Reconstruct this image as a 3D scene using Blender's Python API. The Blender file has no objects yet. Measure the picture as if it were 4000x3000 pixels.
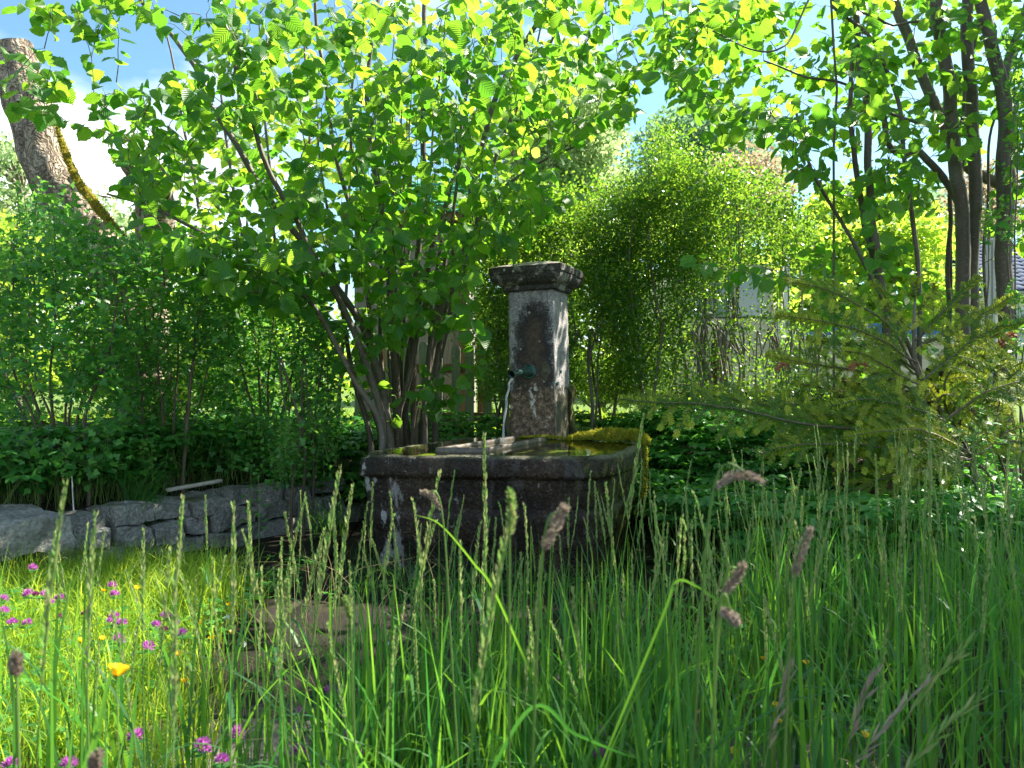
import bpy, math, random
import numpy as np
from mathutils import Vector, noise as mnoise
rs = np.random.RandomState(7)
random.seed(7)
sc = bpy.context.scene
COL = sc.collection
R = math.radians
F = 3021.0                     # focal length in pixels of the 4000 px wide photograph
HY = 1490.0                    # eye level row
CZ = 1.06

# ------------------------------------------------------------------ camera, sky, sun, exposure
cam_d = bpy.data.cameras.new('camera')
cam = bpy.data.objects.new('camera', cam_d)
COL.objects.link(cam)
cam.location = (0, 0, CZ)
cam.rotation_euler = (R(90), 0, 0)
cam_d.sensor_width = 36
cam_d.lens = 36 * F / 4000
cam_d.shift_y = -(1500 - HY) / 4000
cam_d.clip_end = 600
cam_d.clip_start = 0.05
cam_d.dof.use_dof = True
cam_d.dof.focus_distance = 4.6
cam_d.dof.aperture_fstop = 7.0
sc.camera = cam

SUN_AZ = 62                    # degrees to the right of the view direction
SUN_EL = 48
world = bpy.data.worlds.new('World')
sc.world = world
world.use_nodes = True
wn = world.node_tree
wn.nodes.clear()
wo = wn.nodes.new('ShaderNodeOutputWorld')
bg = wn.nodes.new('ShaderNodeBackground')
sky = wn.nodes.new('ShaderNodeTexSky')
sky.sky_type = 'NISHITA'
sky.sun_disc = False
sky.sun_elevation = R(SUN_EL)
sky.sun_rotation = R(SUN_AZ)
sky.air_density = 1.0
sky.dust_density = 1.2
sky.ozone_density = 1.0
# thin white clouds, brighter low on the left where the photo has a bank of them
tc = wn.nodes.new('ShaderNodeTexCoord')
mp = wn.nodes.new('ShaderNodeMapping'); mp.inputs['Scale'].default_value = (1.0, 1.0, 2.6)
nz = wn.nodes.new('ShaderNodeTexNoise'); nz.inputs['Scale'].default_value = 1.7; nz.inputs['Detail'].default_value = 7
mp.inputs['Location'].default_value = (0.35, 0.1, 0.2)
rp = wn.nodes.new('ShaderNodeValToRGB')
rp.color_ramp.elements[0].position = 0.50; rp.color_ramp.elements[1].position = 0.66
mx = wn.nodes.new('ShaderNodeMixRGB')
mx.inputs[2].default_value = (9.5, 9.8, 10.2, 1)
wn.links.new(tc.outputs['Generated'], mp.inputs['Vector'])
wn.links.new(mp.outputs[0], nz.inputs['Vector'])
wn.links.new(nz.outputs['Fac'], rp.inputs['Fac'])
wn.links.new(rp.outputs[0], mx.inputs[0])
tint = wn.nodes.new('ShaderNodeMixRGB'); tint.blend_type = 'MULTIPLY'; tint.inputs[0].default_value = 1.0; tint.inputs[2].default_value = (.80, 1.08, 1.08, 1)
wn.links.new(sky.outputs[0], tint.inputs[1])
wn.links.new(tint.outputs[0], mx.inputs[1])
wn.links.new(mx.outputs[0], bg.inputs['Color'])
bg.inputs['Strength'].default_value = 0.066
wn.links.new(bg.outputs[0], wo.inputs['Surface'])

sun_d = bpy.data.lights.new('sun', 'SUN')
sun_d.energy = 5.0
sun_d.angle = R(0.55)
sun_d.color = (1.0, 0.93, 0.80)
sun = bpy.data.objects.new('sun', sun_d)
COL.objects.link(sun)
sdir = Vector((math.sin(R(SUN_AZ)) * math.cos(R(SUN_EL)), math.cos(R(SUN_AZ)) * math.cos(R(SUN_EL)), math.sin(R(SUN_EL))))
sun.rotation_euler = (-sdir).to_track_quat('-Z', 'Y').to_euler()
sun.location = (6, 6, 9)

sc.view_settings.view_transform = 'Standard'
sc.view_settings.look = 'None'
sc.view_settings.exposure = 1.9
sc.view_settings.gamma = 1.0
sc.cycles.max_bounces = 7
sc.cycles.diffuse_bounces = 4
sc.cycles.glossy_bounces = 3
sc.cycles.transmission_bounces = 5
sc.cycles.transparent_max_bounces = 12
sc.cycles.caustics_reflective = False
sc.cycles.caustics_refractive = False
sc.cycles.sample_clamp_indirect = 6
sc.cycles.use_denoising = True

# ------------------------------------------------------------------ helpers
def P(px, py, d):
    return np.array([(px - 2000) / F * d, d, CZ - (py - HY) / F * d])

def tag(o, label=None, cat=None, group=None, kind=None):
    if label: o['label'] = label
    if cat: o['category'] = cat
    if group: o['group'] = group
    if kind: o['kind'] = kind
    return o

def empty(name, loc, label=None, cat=None, group=None, rz=0.0):
    o = bpy.data.objects.new(name, None)
    o.empty_display_size = 0.1
    COL.objects.link(o)
    o.location = loc
    o.rotation_euler = (0, 0, rz)
    return tag(o, label, cat, group)

class Acc:
    """collects faces and links them as one mesh"""
    def __init__(s):
        s.V = []; s.L = []; s.S = []; s.R = []; s.U = []; s.M = []; s.n = 0
    def add(s, V, Fc, rnd=0.5, uv=None, mat=0):
        V = np.asarray(V, float).reshape(-1, 3); Fc = np.asarray(Fc, np.int64)
        if len(Fc) == 0: return
        s.V.append(V); s.L.append((Fc + s.n).ravel()); s.S.append(np.full(len(Fc), Fc.shape[1]))
        s.R.append(np.broadcast_to(np.asarray(rnd, float), (len(Fc),)))
        s.M.append(np.full(len(Fc), mat))
        s.U.append(np.zeros((len(V), 2)) if uv is None else np.asarray(uv, float))
        s.n += len(V)
    def scatter(s, T, pos, yd, nr, sca, rnd, mat=0):
        V, Fc, UV = T
        pos = np.asarray(pos, float); N = len(pos)
        if N == 0: return
        y = yd / (np.linalg.norm(yd, axis=1, keepdims=True) + 1e-9)
        x = np.cross(y, nr); x /= (np.linalg.norm(x, axis=1, keepdims=True) + 1e-9)
        z = np.cross(x, y)
        sca = np.broadcast_to(np.asarray(sca, float).reshape(-1, 1) if np.ndim(sca) < 2 else sca, (N, 1 if np.ndim(sca) < 2 else 3))
        if sca.shape[1] == 1: sca = np.repeat(sca, 3, 1)
        X = V[None, :, 0:1] * sca[:, None, 0:1] * x[:, None, :] + V[None, :, 1:2] * sca[:, None, 1:2] * y[:, None, :] + V[None, :, 2:3] * sca[:, None, 2:3] * z[:, None, :] + pos[:, None, :]
        k = len(V)
        Fa = (Fc[None] + (np.arange(N) * k)[:, None, None]).reshape(-1, Fc.shape[1])
        s.add(X.reshape(-1, 3), Fa, np.repeat(rnd, len(Fc)), np.tile(UV, (N, 1)), mat)
    def mesh(s, name, mats, smooth=True):
        me = bpy.data.meshes.new(name)
        V = np.concatenate(s.V); L = np.concatenate(s.L); S = np.concatenate(s.S); Rn = np.concatenate(s.R); U = np.concatenate(s.U); Mi = np.concatenate(s.M)
        me.vertices.add(len(V)); me.vertices.foreach_set('co', V.astype(np.float32).ravel())
        me.loops.add(len(L)); me.loops.foreach_set('vertex_index', L.astype(np.int32))
        me.polygons.add(len(S))
        st = np.concatenate([[0], np.cumsum(S)[:-1]]).astype(np.int32)
        me.polygons.foreach_set('loop_start', st)
        me.polygons.foreach_set('material_index', Mi.astype(np.int32))
        me.polygons.foreach_set('use_smooth', np.full(len(S), smooth))
        uvl = me.uv_layers.new(name='UVMap')
        uvl.data.foreach_set('uv', U[L].astype(np.float32).ravel())
        at = me.attributes.new('rnd', 'FLOAT', 'FACE')
        at.data.foreach_set('value', Rn.astype(np.float32))
        for m in (mats if isinstance(mats, (list, tuple)) else [mats]): me.materials.append(m)
        me.update(calc_edges=True)
        me.validate()
        return me
    def build(s, name, mats, parent=None, smooth=True, kind=None, label=None):
        if not s.V: return None
        off = None
        me = s.mesh(name, mats, smooth)
        o = bpy.data.objects.new(name, me)
        COL.objects.link(o)
        if parent is not None: o.parent = parent
        if kind: o['kind'] = kind
        if label: o['label'] = label
        return o

def tube(pts, rad, n=6, cap=True, ph=0.0):
    pts = np.asarray(pts, float); m = len(pts)
    rad = np.broadcast_to(np.asarray(rad, float), (m,))
    t = np.gradient(pts, axis=0); t /= (np.linalg.norm(t, axis=1, keepdims=True) + 1e-9)
    ref = np.array([0.13, 0.2, 0.97]) if abs(t[0][2]) < 0.9 else np.array([0.97, 0.2, 0.1])
    a = np.cross(t, ref); a /= (np.linalg.norm(a, axis=1, keepdims=True) + 1e-9)
    b = np.cross(t, a)
    th = np.arange(n) / n * 2 * math.pi + ph
    V = pts[:, None, :] + rad[:, None, None] * (np.cos(th)[None, :, None] * a[:, None, :] + np.sin(th)[None, :, None] * b[:, None, :])
    i = np.arange(m - 1)[:, None] * n; j = np.arange(n)[None, :]; j2 = (j + 1) % n
    Fc = np.stack([i + j, i + j2, i + n + j2, i + n + j], -1).reshape(-1, 4)
    return V.reshape(-1, 3), Fc

def smoothline(pts, k=6):
    """Catmull-Rom through the points"""
    p = np.asarray(pts, float)
    if len(p) < 3: 
        t = np.linspace(0, 1, k + 1)[:, None]; return p[0] + (p[-1] - p[0]) * t
    q = np.vstack([2 * p[0] - p[1], p, 2 * p[-1] - p[-2]])
    out = []
    for i in range(1, len(q) - 2):
        for t in np.linspace(0, 1, k, endpoint=False):
            a, b, c, d = q[i - 1], q[i], q[i + 1], q[i + 2]
            out.append(.5 * ((2 * b) + (-a + c) * t + (2 * a - 5 * b + 4 * c - d) * t * t + (-a + 3 * b - 3 * c + d) * t ** 3))
    out.append(q[-2])
    return np.array(out)

def fbm(p, s=1.0, o=3):
    v = 0; a = 1.0
    for k in range(o):
        v += a * mnoise.noise(Vector((p[0] * s, p[1] * s, p[2] * s))); s *= 2.1; a *= .5
    return v

def roughen(V, amp, s, seed=0.0, o=3):
    V = np.array(V, float)
    for i in range(len(V)):
        p = V[i]
        V[i] = p + amp * np.array([fbm(p + seed, s, o), fbm(p + seed + 31.7, s, o), fbm(p + seed + 77.1, s, o)])
    return V

def boxgrid(sx, sy, sz, step=0.05, amp=0.0, s=6.0, seed=0.0, rnd=0.0):
    """a block with subdivided faces, soft corners and an uneven skin; base centre at origin"""
    nx, ny, nz_ = [max(1, int(round(a / step))) for a in (sx, sy, sz)]
    idx = {}; V = []; Fc = []
    def vid(i, j, k):
        key = (i, j, k)
        if key not in idx:
            idx[key] = len(V); V.append([(i / nx - .5) * sx, (j / ny - .5) * sy, k / nz_ * sz])
        return idx[key]
    for i in range(nx):
        for j in range(ny):
            Fc.append([vid(i, j, 0), vid(i, j + 1, 0), vid(i + 1, j + 1, 0), vid(i + 1, j, 0)])
            Fc.append([vid(i, j, nz_), vid(i + 1, j, nz_), vid(i + 1, j + 1, nz_), vid(i, j + 1, nz_)])
    for i in range(nx):
        for k in range(nz_):
            Fc.append([vid(i, 0, k), vid(i + 1, 0, k), vid(i + 1, 0, k + 1), vid(i, 0, k + 1)])
            Fc.append([vid(i, ny, k), vid(i, ny, k + 1), vid(i + 1, ny, k + 1), vid(i + 1, ny, k)])
    for j in range(ny):
        for k in range(nz_):
            Fc.append([vid(0, j, k), vid(0, j, k + 1), vid(0, j + 1, k + 1), vid(0, j + 1, k)])
            Fc.append([vid(nx, j, k), vid(nx, j + 1, k), vid(nx, j + 1, k + 1), vid(nx, j, k + 1)])
    V = np.array(V)
    if rnd > 0:
        h = np.array([sx / 2, sy / 2, sz / 2]); c = V - np.array([0, 0, sz / 2])
        core = np.clip(c, -(h - rnd), h - rnd); dl = c - core
        L = np.linalg.norm(dl, axis=1, keepdims=True)
        V = np.where(L > rnd, core + dl / np.maximum(L, 1e-9) * rnd, c) + np.array([0, 0, sz / 2])
    if amp > 0: V = roughen(V, amp, s, seed)
    return V, np.array(Fc)

def box(acc, x0, x1, y0, y1, z0, z1, rnd=.5, mat=0):
    V = [[x0, y0, z0], [x1, y0, z0], [x1, y1, z0], [x0, y1, z0], [x0, y0, z1], [x1, y0, z1], [x1, y1, z1], [x0, y1, z1]]
    acc.add(V, [[0, 3, 2, 1], [4, 5, 6, 7], [0, 1, 5, 4], [1, 2, 6, 5], [2, 3, 7, 6], [3, 0, 4, 7]], rnd, None, mat)

def sstep(x, a, b):
    t = np.clip((np.asarray(x, float) - a) / (b - a), 0, 1); return t * t * (3 - 2 * t)

W0 = np.array([-3.3, 2.85]); WU = np.array([.572, .821]); WL = np.array([-.821, .572])
def ground(x, y):
    x = np.asarray(x, float); y = np.asarray(y, float)
    s = (x - W0[0]) * WL[0] + (y - W0[1]) * WL[1]
    left = sstep(s, .10, .30) * .30
    y0 = 5.95 - 1.25 * sstep(x, .8, 1.7)
    back = sstep(y, y0, y0 + 1.3) * .42
    bump = .05 * sstep(-x, .8, 1.4) * (1 - sstep(y, 3.4, 4.2))
    bump = bump + .05 * sstep(x, .9, 1.6) * (1 - sstep(y, 3.8, 4.6))
    w = .02 * np.sin(x * 2.1 + 1) * np.sin(y * 1.7) * sstep(y, 6, 9)
    return np.maximum(left, back) + bump + w

# ------------------------------------------------------------------ materials
class NT:
    def __init__(s, name):
        s.m = bpy.data.materials.new(name); s.m.use_nodes = True
        s.t = s.m.node_tree; s.t.nodes.clear()
        s.out = s.t.nodes.new('ShaderNodeOutputMaterial')
    def n(s, t, **kw):
        k = s.t.nodes.new(t)
        for a, b in kw.items(): setattr(k, a, b)
        return k
    def put(s, node, key, v):
        if v is None: return
        inp = node.inputs[key]
        if isinstance(v, bpy.types.NodeSocket): s.t.links.new(v, inp)
        elif isinstance(v, (tuple, list)) and len(v) == 3 and inp.type == 'RGBA': inp.default_value = (*v, 1)
        else: inp.default_value = v
    def coord(s, which='Object'): return s.n('ShaderNodeTexCoord').outputs[which]
    def pos(s): return s.n('ShaderNodeNewGeometry').outputs['Position']
    def mapv(s, v, scale=(1, 1, 1), loc=(0, 0, 0)):
        k = s.n('ShaderNodeMapping'); s.put(k, 'Vector', v); s.put(k, 'Scale', scale); s.put(k, 'Location', loc); return k.outputs[0]
    def noise(s, v, scale, detail=4, rough=.55):
        k = s.n('ShaderNodeTexNoise'); s.put(k, 'Vector', v); s.put(k, 'Scale', scale); s.put(k, 'Detail', detail); s.put(k, 'Roughness', rough); return k.outputs['Fac']
    def vor(s, v, scale, feat='F1', out='Distance'):
        k = s.n('ShaderNodeTexVoronoi', feature=feat); s.put(k, 'Vector', v); s.put(k, 'Scale', scale); return k.outputs[out]
    def ma(s, op, a, b=None, c=None):
        k = s.n('ShaderNodeMath', operation=op); s.put(k, 0, a); s.put(k, 1, b); s.put(k, 2, c); return k.outputs[0]
    def ramp(s, f, els, interp='LINEAR'):
        k = s.n('ShaderNodeValToRGB'); cr = k.color_ramp; cr.interpolation = interp
        while len(cr.elements) < len(els): cr.elements.new(.5)
        for e, (p, c) in zip(cr.elements, els):
            e.position = p; e.color = (*c, 1) if isinstance(c, (tuple, list)) else (c, c, c, 1)
        s.put(k, 'Fac', f); return k.outputs[0]
    def mix(s, f, a, b, bt='MIX'):
        k = s.n('ShaderNodeMixRGB', blend_type=bt); s.put(k, 0, f); s.put(k, 1, a); s.put(k, 2, b); return k.outputs[0]
    def sep(s, v):
        k = s.n('ShaderNodeSeparateXYZ'); s.put(k, 0, v); return k.outputs
    def attr(s, name='rnd'):
        k = s.n('ShaderNodeAttribute'); k.attribute_name = name; return k.outputs['Fac']
    def orand(s): return s.n('ShaderNodeObjectInfo').outputs['Random']
    def bump(s, h, strength=.5, dist=.01):
        k = s.n('ShaderNodeBump'); s.put(k, 'Height', h); s.put(k, 'Strength', strength); s.put(k, 'Distance', dist); return k.outputs[0]
    def bsdf(s, col, rough=.6, bump=None, spec=.5, metal=0, **kw):
        k = s.n('ShaderNodeBsdfPrincipled'); s.put(k, 'Base Color', col); s.put(k, 'Roughness', rough); s.put(k, 'Metallic', metal)
        s.put(k, 'Specular IOR Level', spec); s.put(k, 'Normal', bump)
        for a, b in kw.items(): s.put(k, a.replace('_', ' '), b)
        return k.outputs[0]
    def end(s, sh):
        s.t.links.new(sh, s.out.inputs['Surface']); return s.m

def leaf_mat(name, c0, c1, t0, t1, fac=.5, rough=.42, spec=.5, veins=False):
    """two-sided leaf: reflects c0..c1, lets t0..t1 through"""
    s = NT(name)
    r = s.ma('FRACT', s.ma('ADD', s.attr(), s.ma('MULTIPLY', s.orand(), 7.3)))
    col = s.mix(r, c0, c1); tr = s.mix(r, t0, t1)
    nb = None
    if veins:
        u = s.sep(s.coord('UV'))
        a = s.ma('ABSOLUTE', s.ma('SUBTRACT', u[0], .5))
        w = s.ma('SINE', s.ma('MULTIPLY', s.ma('SUBTRACT', u[1], s.ma('MULTIPLY', a, 1.1)), 46))
        w2 = s.ramp(w, [(.0, 0.0), (.75, .15), (1, 1.0)])
        mid = s.ramp(a, [(.0, 1.0), (.035, 0.0)])
        v = s.ma('MAXIMUM', w2, mid)
        tr = s.mix(s.ma('MULTIPLY', v, .45), tr, tuple(x * .45 for x in t0))
        nb = s.bump(w, .5, .004)
    d = s.bsdf(col, rough, nb, spec)
    t = s.n('ShaderNodeBsdfTranslucent'); s.put(t, 'Color', tr)
    if nb is not None: s.put(t, 'Normal', nb)
    m = s.n('ShaderNodeMixShader'); s.put(m, 0, fac); s.put(m, 1, d); s.put(m, 2, t.outputs[0])
    return s.end(m.outputs[0])

MT = {}
MT['hazel'] = leaf_mat('hazel_leaf', (.028, .13, .018), (.075, .20, .022), (.18, .56, .03), (.50, .84, .05), .48, .38, .5, True)
MT['currant'] = leaf_mat('currant_leaf', (.025, .13, .03), (.10, .28, .05), (.10, .42, .05), (.36, .72, .07), .38, .45, .4)
MT['box'] = leaf_mat('box_leaf', (.018, .075, .012), (.05, .14, .018), (.16, .44, .03), (.52, .76, .05), .42, .28, .6)
MT['elder'] = leaf_mat('ground_elder_leaf', (.035, .17, .03), (.07, .23, .045), (.12, .50, .05), (.28, .66, .06), .35, .36, .5)
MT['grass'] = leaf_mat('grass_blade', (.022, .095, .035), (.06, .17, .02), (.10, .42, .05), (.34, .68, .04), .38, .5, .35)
MT['straw'] = leaf_mat('dry_straw', (.22, .19, .09), (.36, .30, .16), (.3, .28, .12), (.4, .36, .18), .25, .6, .2)
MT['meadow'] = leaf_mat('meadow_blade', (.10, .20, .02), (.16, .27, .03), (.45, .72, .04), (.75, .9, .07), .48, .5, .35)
MT['far'] = leaf_mat('far_tree_hazed_leaf', (.14, .24, .10), (.24, .34, .14), (.40, .58, .22), (.6, .75, .32), .45, .6, .3)  # pale leaf green with the distance haze put into the colour
MT['fardark'] = leaf_mat('far_tree_hazed_blue_green_leaf', (.09, .19, .12), (.15, .27, .15), (.22, .42, .22), (.35, .55, .26), .4, .6, .3)  # distance haze is mixed into this blue-green leaf colour
MT['copper'] = leaf_mat('far_tree_copper_leaf', (.28, .16, .12), (.22, .26, .14), (.5, .3, .2), (.5, .5, .25), .45, .6, .3)
MT['lime'] = leaf_mat('sunny_bush_leaf', (.13, .25, .03), (.2, .32, .04), (.5, .78, .06), (.75, .92, .1), .5, .5, .3)
MT['needle'] = leaf_mat('fir_needle', (.025, .11, .018), (.24, .30, .025), (.12, .34, .03), (.75, .78, .05), .34, .5, .12)
MT['needle_new'] = leaf_mat('young_fir_needle', (.30, .40, .03), (.45, .48, .05), (.7, .8, .06), (.9, .9, .1), .45, .5, .2)
MT['needle_dead'] = leaf_mat('dead_fir_needle', (.30, .09, .04), (.36, .16, .06), (.5, .2, .08), (.5, .25, .1), .25, .5, .3)
MT['shoot'] = leaf_mat('young_currant_leaf', (.08, .22, .04), (.13, .30, .05), (.25, .6, .08), (.4, .75, .1), .42, .5, .3)
MT['petal_y'] = leaf_mat('buttercup_petal', (.80, .55, .01), (.85, .62, .01), (.9, .6, .01), (.9, .65, .02), .35, .25, .6)
MT['petal_p'] = leaf_mat('clover_floret', (.36, .08, .36), (.54, .17, .50), (.6, .12, .55), (.8, .3, .75), .4, .5, .3)
MT['petal_d'] = leaf_mat('clover_bud', (.16, .03, .10), (.24, .05, .15), (.35, .05, .2), (.4, .1, .25), .3, .5, .3)
MT['spike'] = leaf_mat('grass_spike', (.12, .27, .05), (.30, .30, .13), (.28, .55, .10), (.48, .50, .2), .3, .55, .3)
MT['spikep'] = leaf_mat('cocksfoot_spikelet', (.20, .14, .12), (.34, .29, .22), (.35, .25, .2), (.48, .42, .3), .3, .6, .3)
MT['fluff'] = leaf_mat('seed_fluff', (.7, .7, .68), (.8, .8, .78), (.8, .8, .78), (.8, .8, .78), .4, .7, .2)

def bark(name, c0, c1, sc_=30, lent=True):
    s = NT(name)
    v = s.coord('Object')
    n1 = s.noise(s.mapv(v, (1, 1, .25)), sc_, 5)
    n2 = s.noise(v, 5, 3)
    c = s.mix(n1, c0, c1)
    c = s.mix(s.ramp(n2, [(.45, 0.0), (.7, .5)]), c, (.16, .15, .12))
    if lent:
        l = s.noise(s.mapv(v, (1, 1, 3.5)), 45, 1)
        c = s.mix(s.ramp(l, [(.66, 0.0), (.72, .7)]), c, (.34, .30, .24))
    return s.end(s.bsdf(c, .62, s.bump(n1, .6, .01), .35))
MT['bark'] = bark('hazel_bark', (.055, .045, .032), (.14, .115, .085))
MT['twig'] = bark('twig_bark', (.06, .042, .028), (.15, .11, .07), 60, False)
MT['barkg'] = bark('grey_bark', (.11, .09, .07), (.26, .22, .17), 40, False)
MT['greenstem'] = leaf_mat('green_stem', (.10, .20, .04), (.16, .26, .06), (.2, .4, .06), (.3, .5, .08), .2, .5, .3)

s = NT('old_trunk_bark')
v = s.coord('Object')
n1 = s.noise(s.mapv(v, (1, 1, .3)), 14, 8, .65); n2 = s.noise(v, 4, 4)
vr = s.vor(s.mapv(s.mix(.25, v, s.noise(v, 6, 3)), (1, 1, .12)), 22, 'DISTANCE_TO_EDGE')
c = s.ramp(n1, [(.3, (.10, .075, .055)), (.5, (.34, .27, .20)), (.72, (.62, .55, .46))])
c = s.mix(s.ramp(vr, [(0, .75), (.08, 0.0)]), c, (.05, .038, .03))
MT['oldbark'] = s.end(s.bsdf(c, .85, s.bump(s.ma('ADD', n1, s.ramp(vr, [(0, 0.0), (.2, .6)])), .9, .03), .2))

def moss_mat(name, c0, c1):
    s = NT(name); v = s.coord('Object')
    n1 = s.noise(v, 38, 5); n2 = s.noise(v, 160, 3)
    c = s.mix(s.ramp(n1, [(.35, 0.0), (.65, 1.0)]), c0, c1)
    return s.end(s.bsdf(c, .9, s.bump(n2, .9, .01), .15, Sheen_Weight=.4, Sheen_Tint=(.9, .9, .3)))
MT['moss'] = moss_mat('yellow_moss', (.05, .06, .010), (.24, .25, .03))
MT['mossd'] = moss_mat('brown_moss', (.12, .08, .012), (.34, .22, .02))
MT['slime'] = moss_mat('black_slime', (.008, .008, .005), (.05, .048, .018))
MT['mossblade'] = leaf_mat('moss_tip', (.09, .12, .015), (.34, .34, .03), (.5, .5, .04), (.8, .75, .06), .35, .6, .2)

# pillar: pale lichened sandstone, black arched water stain, brown wet foot
def pillar_mat():
    s = NT('pillar_stone'); v = s.coord('Object'); X, Y, Z = s.sep(v)
    fine = s.noise(v, 90, 6, .7); mid = s.noise(v, 18, 5, .6); big = s.noise(v, 5, 4)
    pale = s.ramp(fine, [(.32, (.13, .115, .12)), (.47, (.30, .28, .285)), (.62, (.52, .50, .47))])
    pale = s.mix(s.ramp(mid, [(.42, .0), (.62, .55)]), pale, (.17, .155, .165))
    # arch stain on the front
    ax = s.ma('DIVIDE', s.ma('SUBTRACT', X, .022), s.ma('ADD', .158, s.ma('MULTIPLY', s.ma('MAXIMUM', s.ma('SUBTRACT', 1.3, Z), 0.0), .12)))
    az = s.ma('DIVIDE', s.ma('MAXIMUM', s.ma('SUBTRACT', Z, 1.38), 0.0), .22)
    dd = s.ma('SQRT', s.ma('ADD', s.ma('MULTIPLY', ax, ax), s.ma('MULTIPLY', az, az)))
    dd = s.ma('ADD', dd, s.ma('MULTIPLY', s.ma('SUBTRACT', s.noise(v, 12, 7, .72), .5), 1.5))
    front = s.ramp(s.ma('ADD', Y, .17 + .5), [(.508, 1.0), (.525, 0.0)])
    arch = s.ma('MULTIPLY', s.ramp(s.ma('ADD', dd, s.ma('MULTIPLY', s.ma('SUBTRACT', fine, .5), .9)), [(.62, 1.0), (.85, .72), (1.22, 0.0)]), front)
    inner = s.ramp(dd, [(.18, 1.0), (.62, 0.0)])
    stain = s.mix(s.ma('MULTIPLY', inner, s.ramp(s.noise(v, 30, 5, .7), [(.38, 0.2), (.6, 1.0)])), (.016, .014, .014), (.10, .062, .040))
    c = s.mix(s.ma('MULTIPLY', arch, .96), pale, stain)
    run = s.noise(s.mapv(v, (1, 1, .09), (4, 0, 0)), 34, 5, .65)
    c = s.mix(s.ma('MULTIPLY', s.ramp(run, [(.5, 0.0), (.64, .55)]), s.ramp(Z, [(0.0, 1.0), (1.0, .8)])), c, (.05, .042, .036))
    # wet brown lower shaft
    low = s.ramp(s.ma('ADD', Z, s.ma('MULTIPLY', s.ma('SUBTRACT', mid, .5), .6)), [(.96, 1.0), (1.20, 0.0)])
    brown = s.ramp(s.noise(v, 34, 7, .75), [(.36, (.012, .009, .007)), (.47, (.085, .05, .028)), (.58, (.20, .13, .08)), (.68, (.40, .34, .28))])
    patch = s.ramp(s.noise(s.mapv(v, (1, 1, .55), (.3, .1, .4)), 11, 6, .65), [(.56, 0.0), (.60, 1.0)])
    brown = s.mix(patch, brown, (.50, .46, .42))
    c = s.mix(s.ma('MULTIPLY', low, front), c, brown)
    side = s.ma('SUBTRACT', 1.0, front)
    greens = s.ramp(mid, [(.35, (.018, .018, .012)), (.6, (.10, .085, .04))])
    c = s.mix(s.ma('MULTIPLY', s.ma('MULTIPLY', low, side), .9), c, greens)
    # drip under the spout: dark streaks
    lich = s.ramp(s.vor(v, 17), [(.13, 1.0), (.17, 0.0)])
    keep = s.ramp(s.noise(v, 7, 2), [(.52, 0.0), (.56, .85)])
    c = s.mix(s.ma('MULTIPLY', lich, keep), c, (.40, .41, .33))
    rough = s.mix(low, (.85,) * 3, s.ramp(fine, [(.4, .22), (.6, .6)]))
    h = s.ma('ADD', s.ma('MULTIPLY', mid, .8), s.ma('MULTIPLY', fine, .5))
    return s.end(s.bsdf(c, rough, s.bump(h, .75, .012), .4))
MT['pillar'] = pillar_mat()

s = NT('cap_stone'); v = s.coord('Object')
fine = s.noise(v, 85, 6, .7); mid = s.noise(v, 11, 4, .6)
c = s.ramp(fine, [(.35, (.025, .022, .022)), (.55, (.075, .068, .062)), (.75, (.19, .17, .15))])
c = s.mix(s.ramp(mid, [(.54, .0), (.62, .85)]), c, s.ramp(fine, [(.3, (.16, .15, .14)), (.6, (.40, .38, .33))]))
spots = s.ma('MULTIPLY', s.ramp(s.vor(v, 21), [(.16, 1.0), (.22, 0.0)]), s.ramp(s.noise(v, 9, 2), [(.5, 0.0), (.55, 1.0)]))
c = s.mix(spots, c, (.44, .45, .38))
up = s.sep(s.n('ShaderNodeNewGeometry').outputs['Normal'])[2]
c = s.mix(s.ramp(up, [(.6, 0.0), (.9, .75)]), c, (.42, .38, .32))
MT['cap'] = s.end(s.bsdf(c, .88, s.bump(s.ma('ADD', fine, mid), .8, .012), .3))

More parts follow.
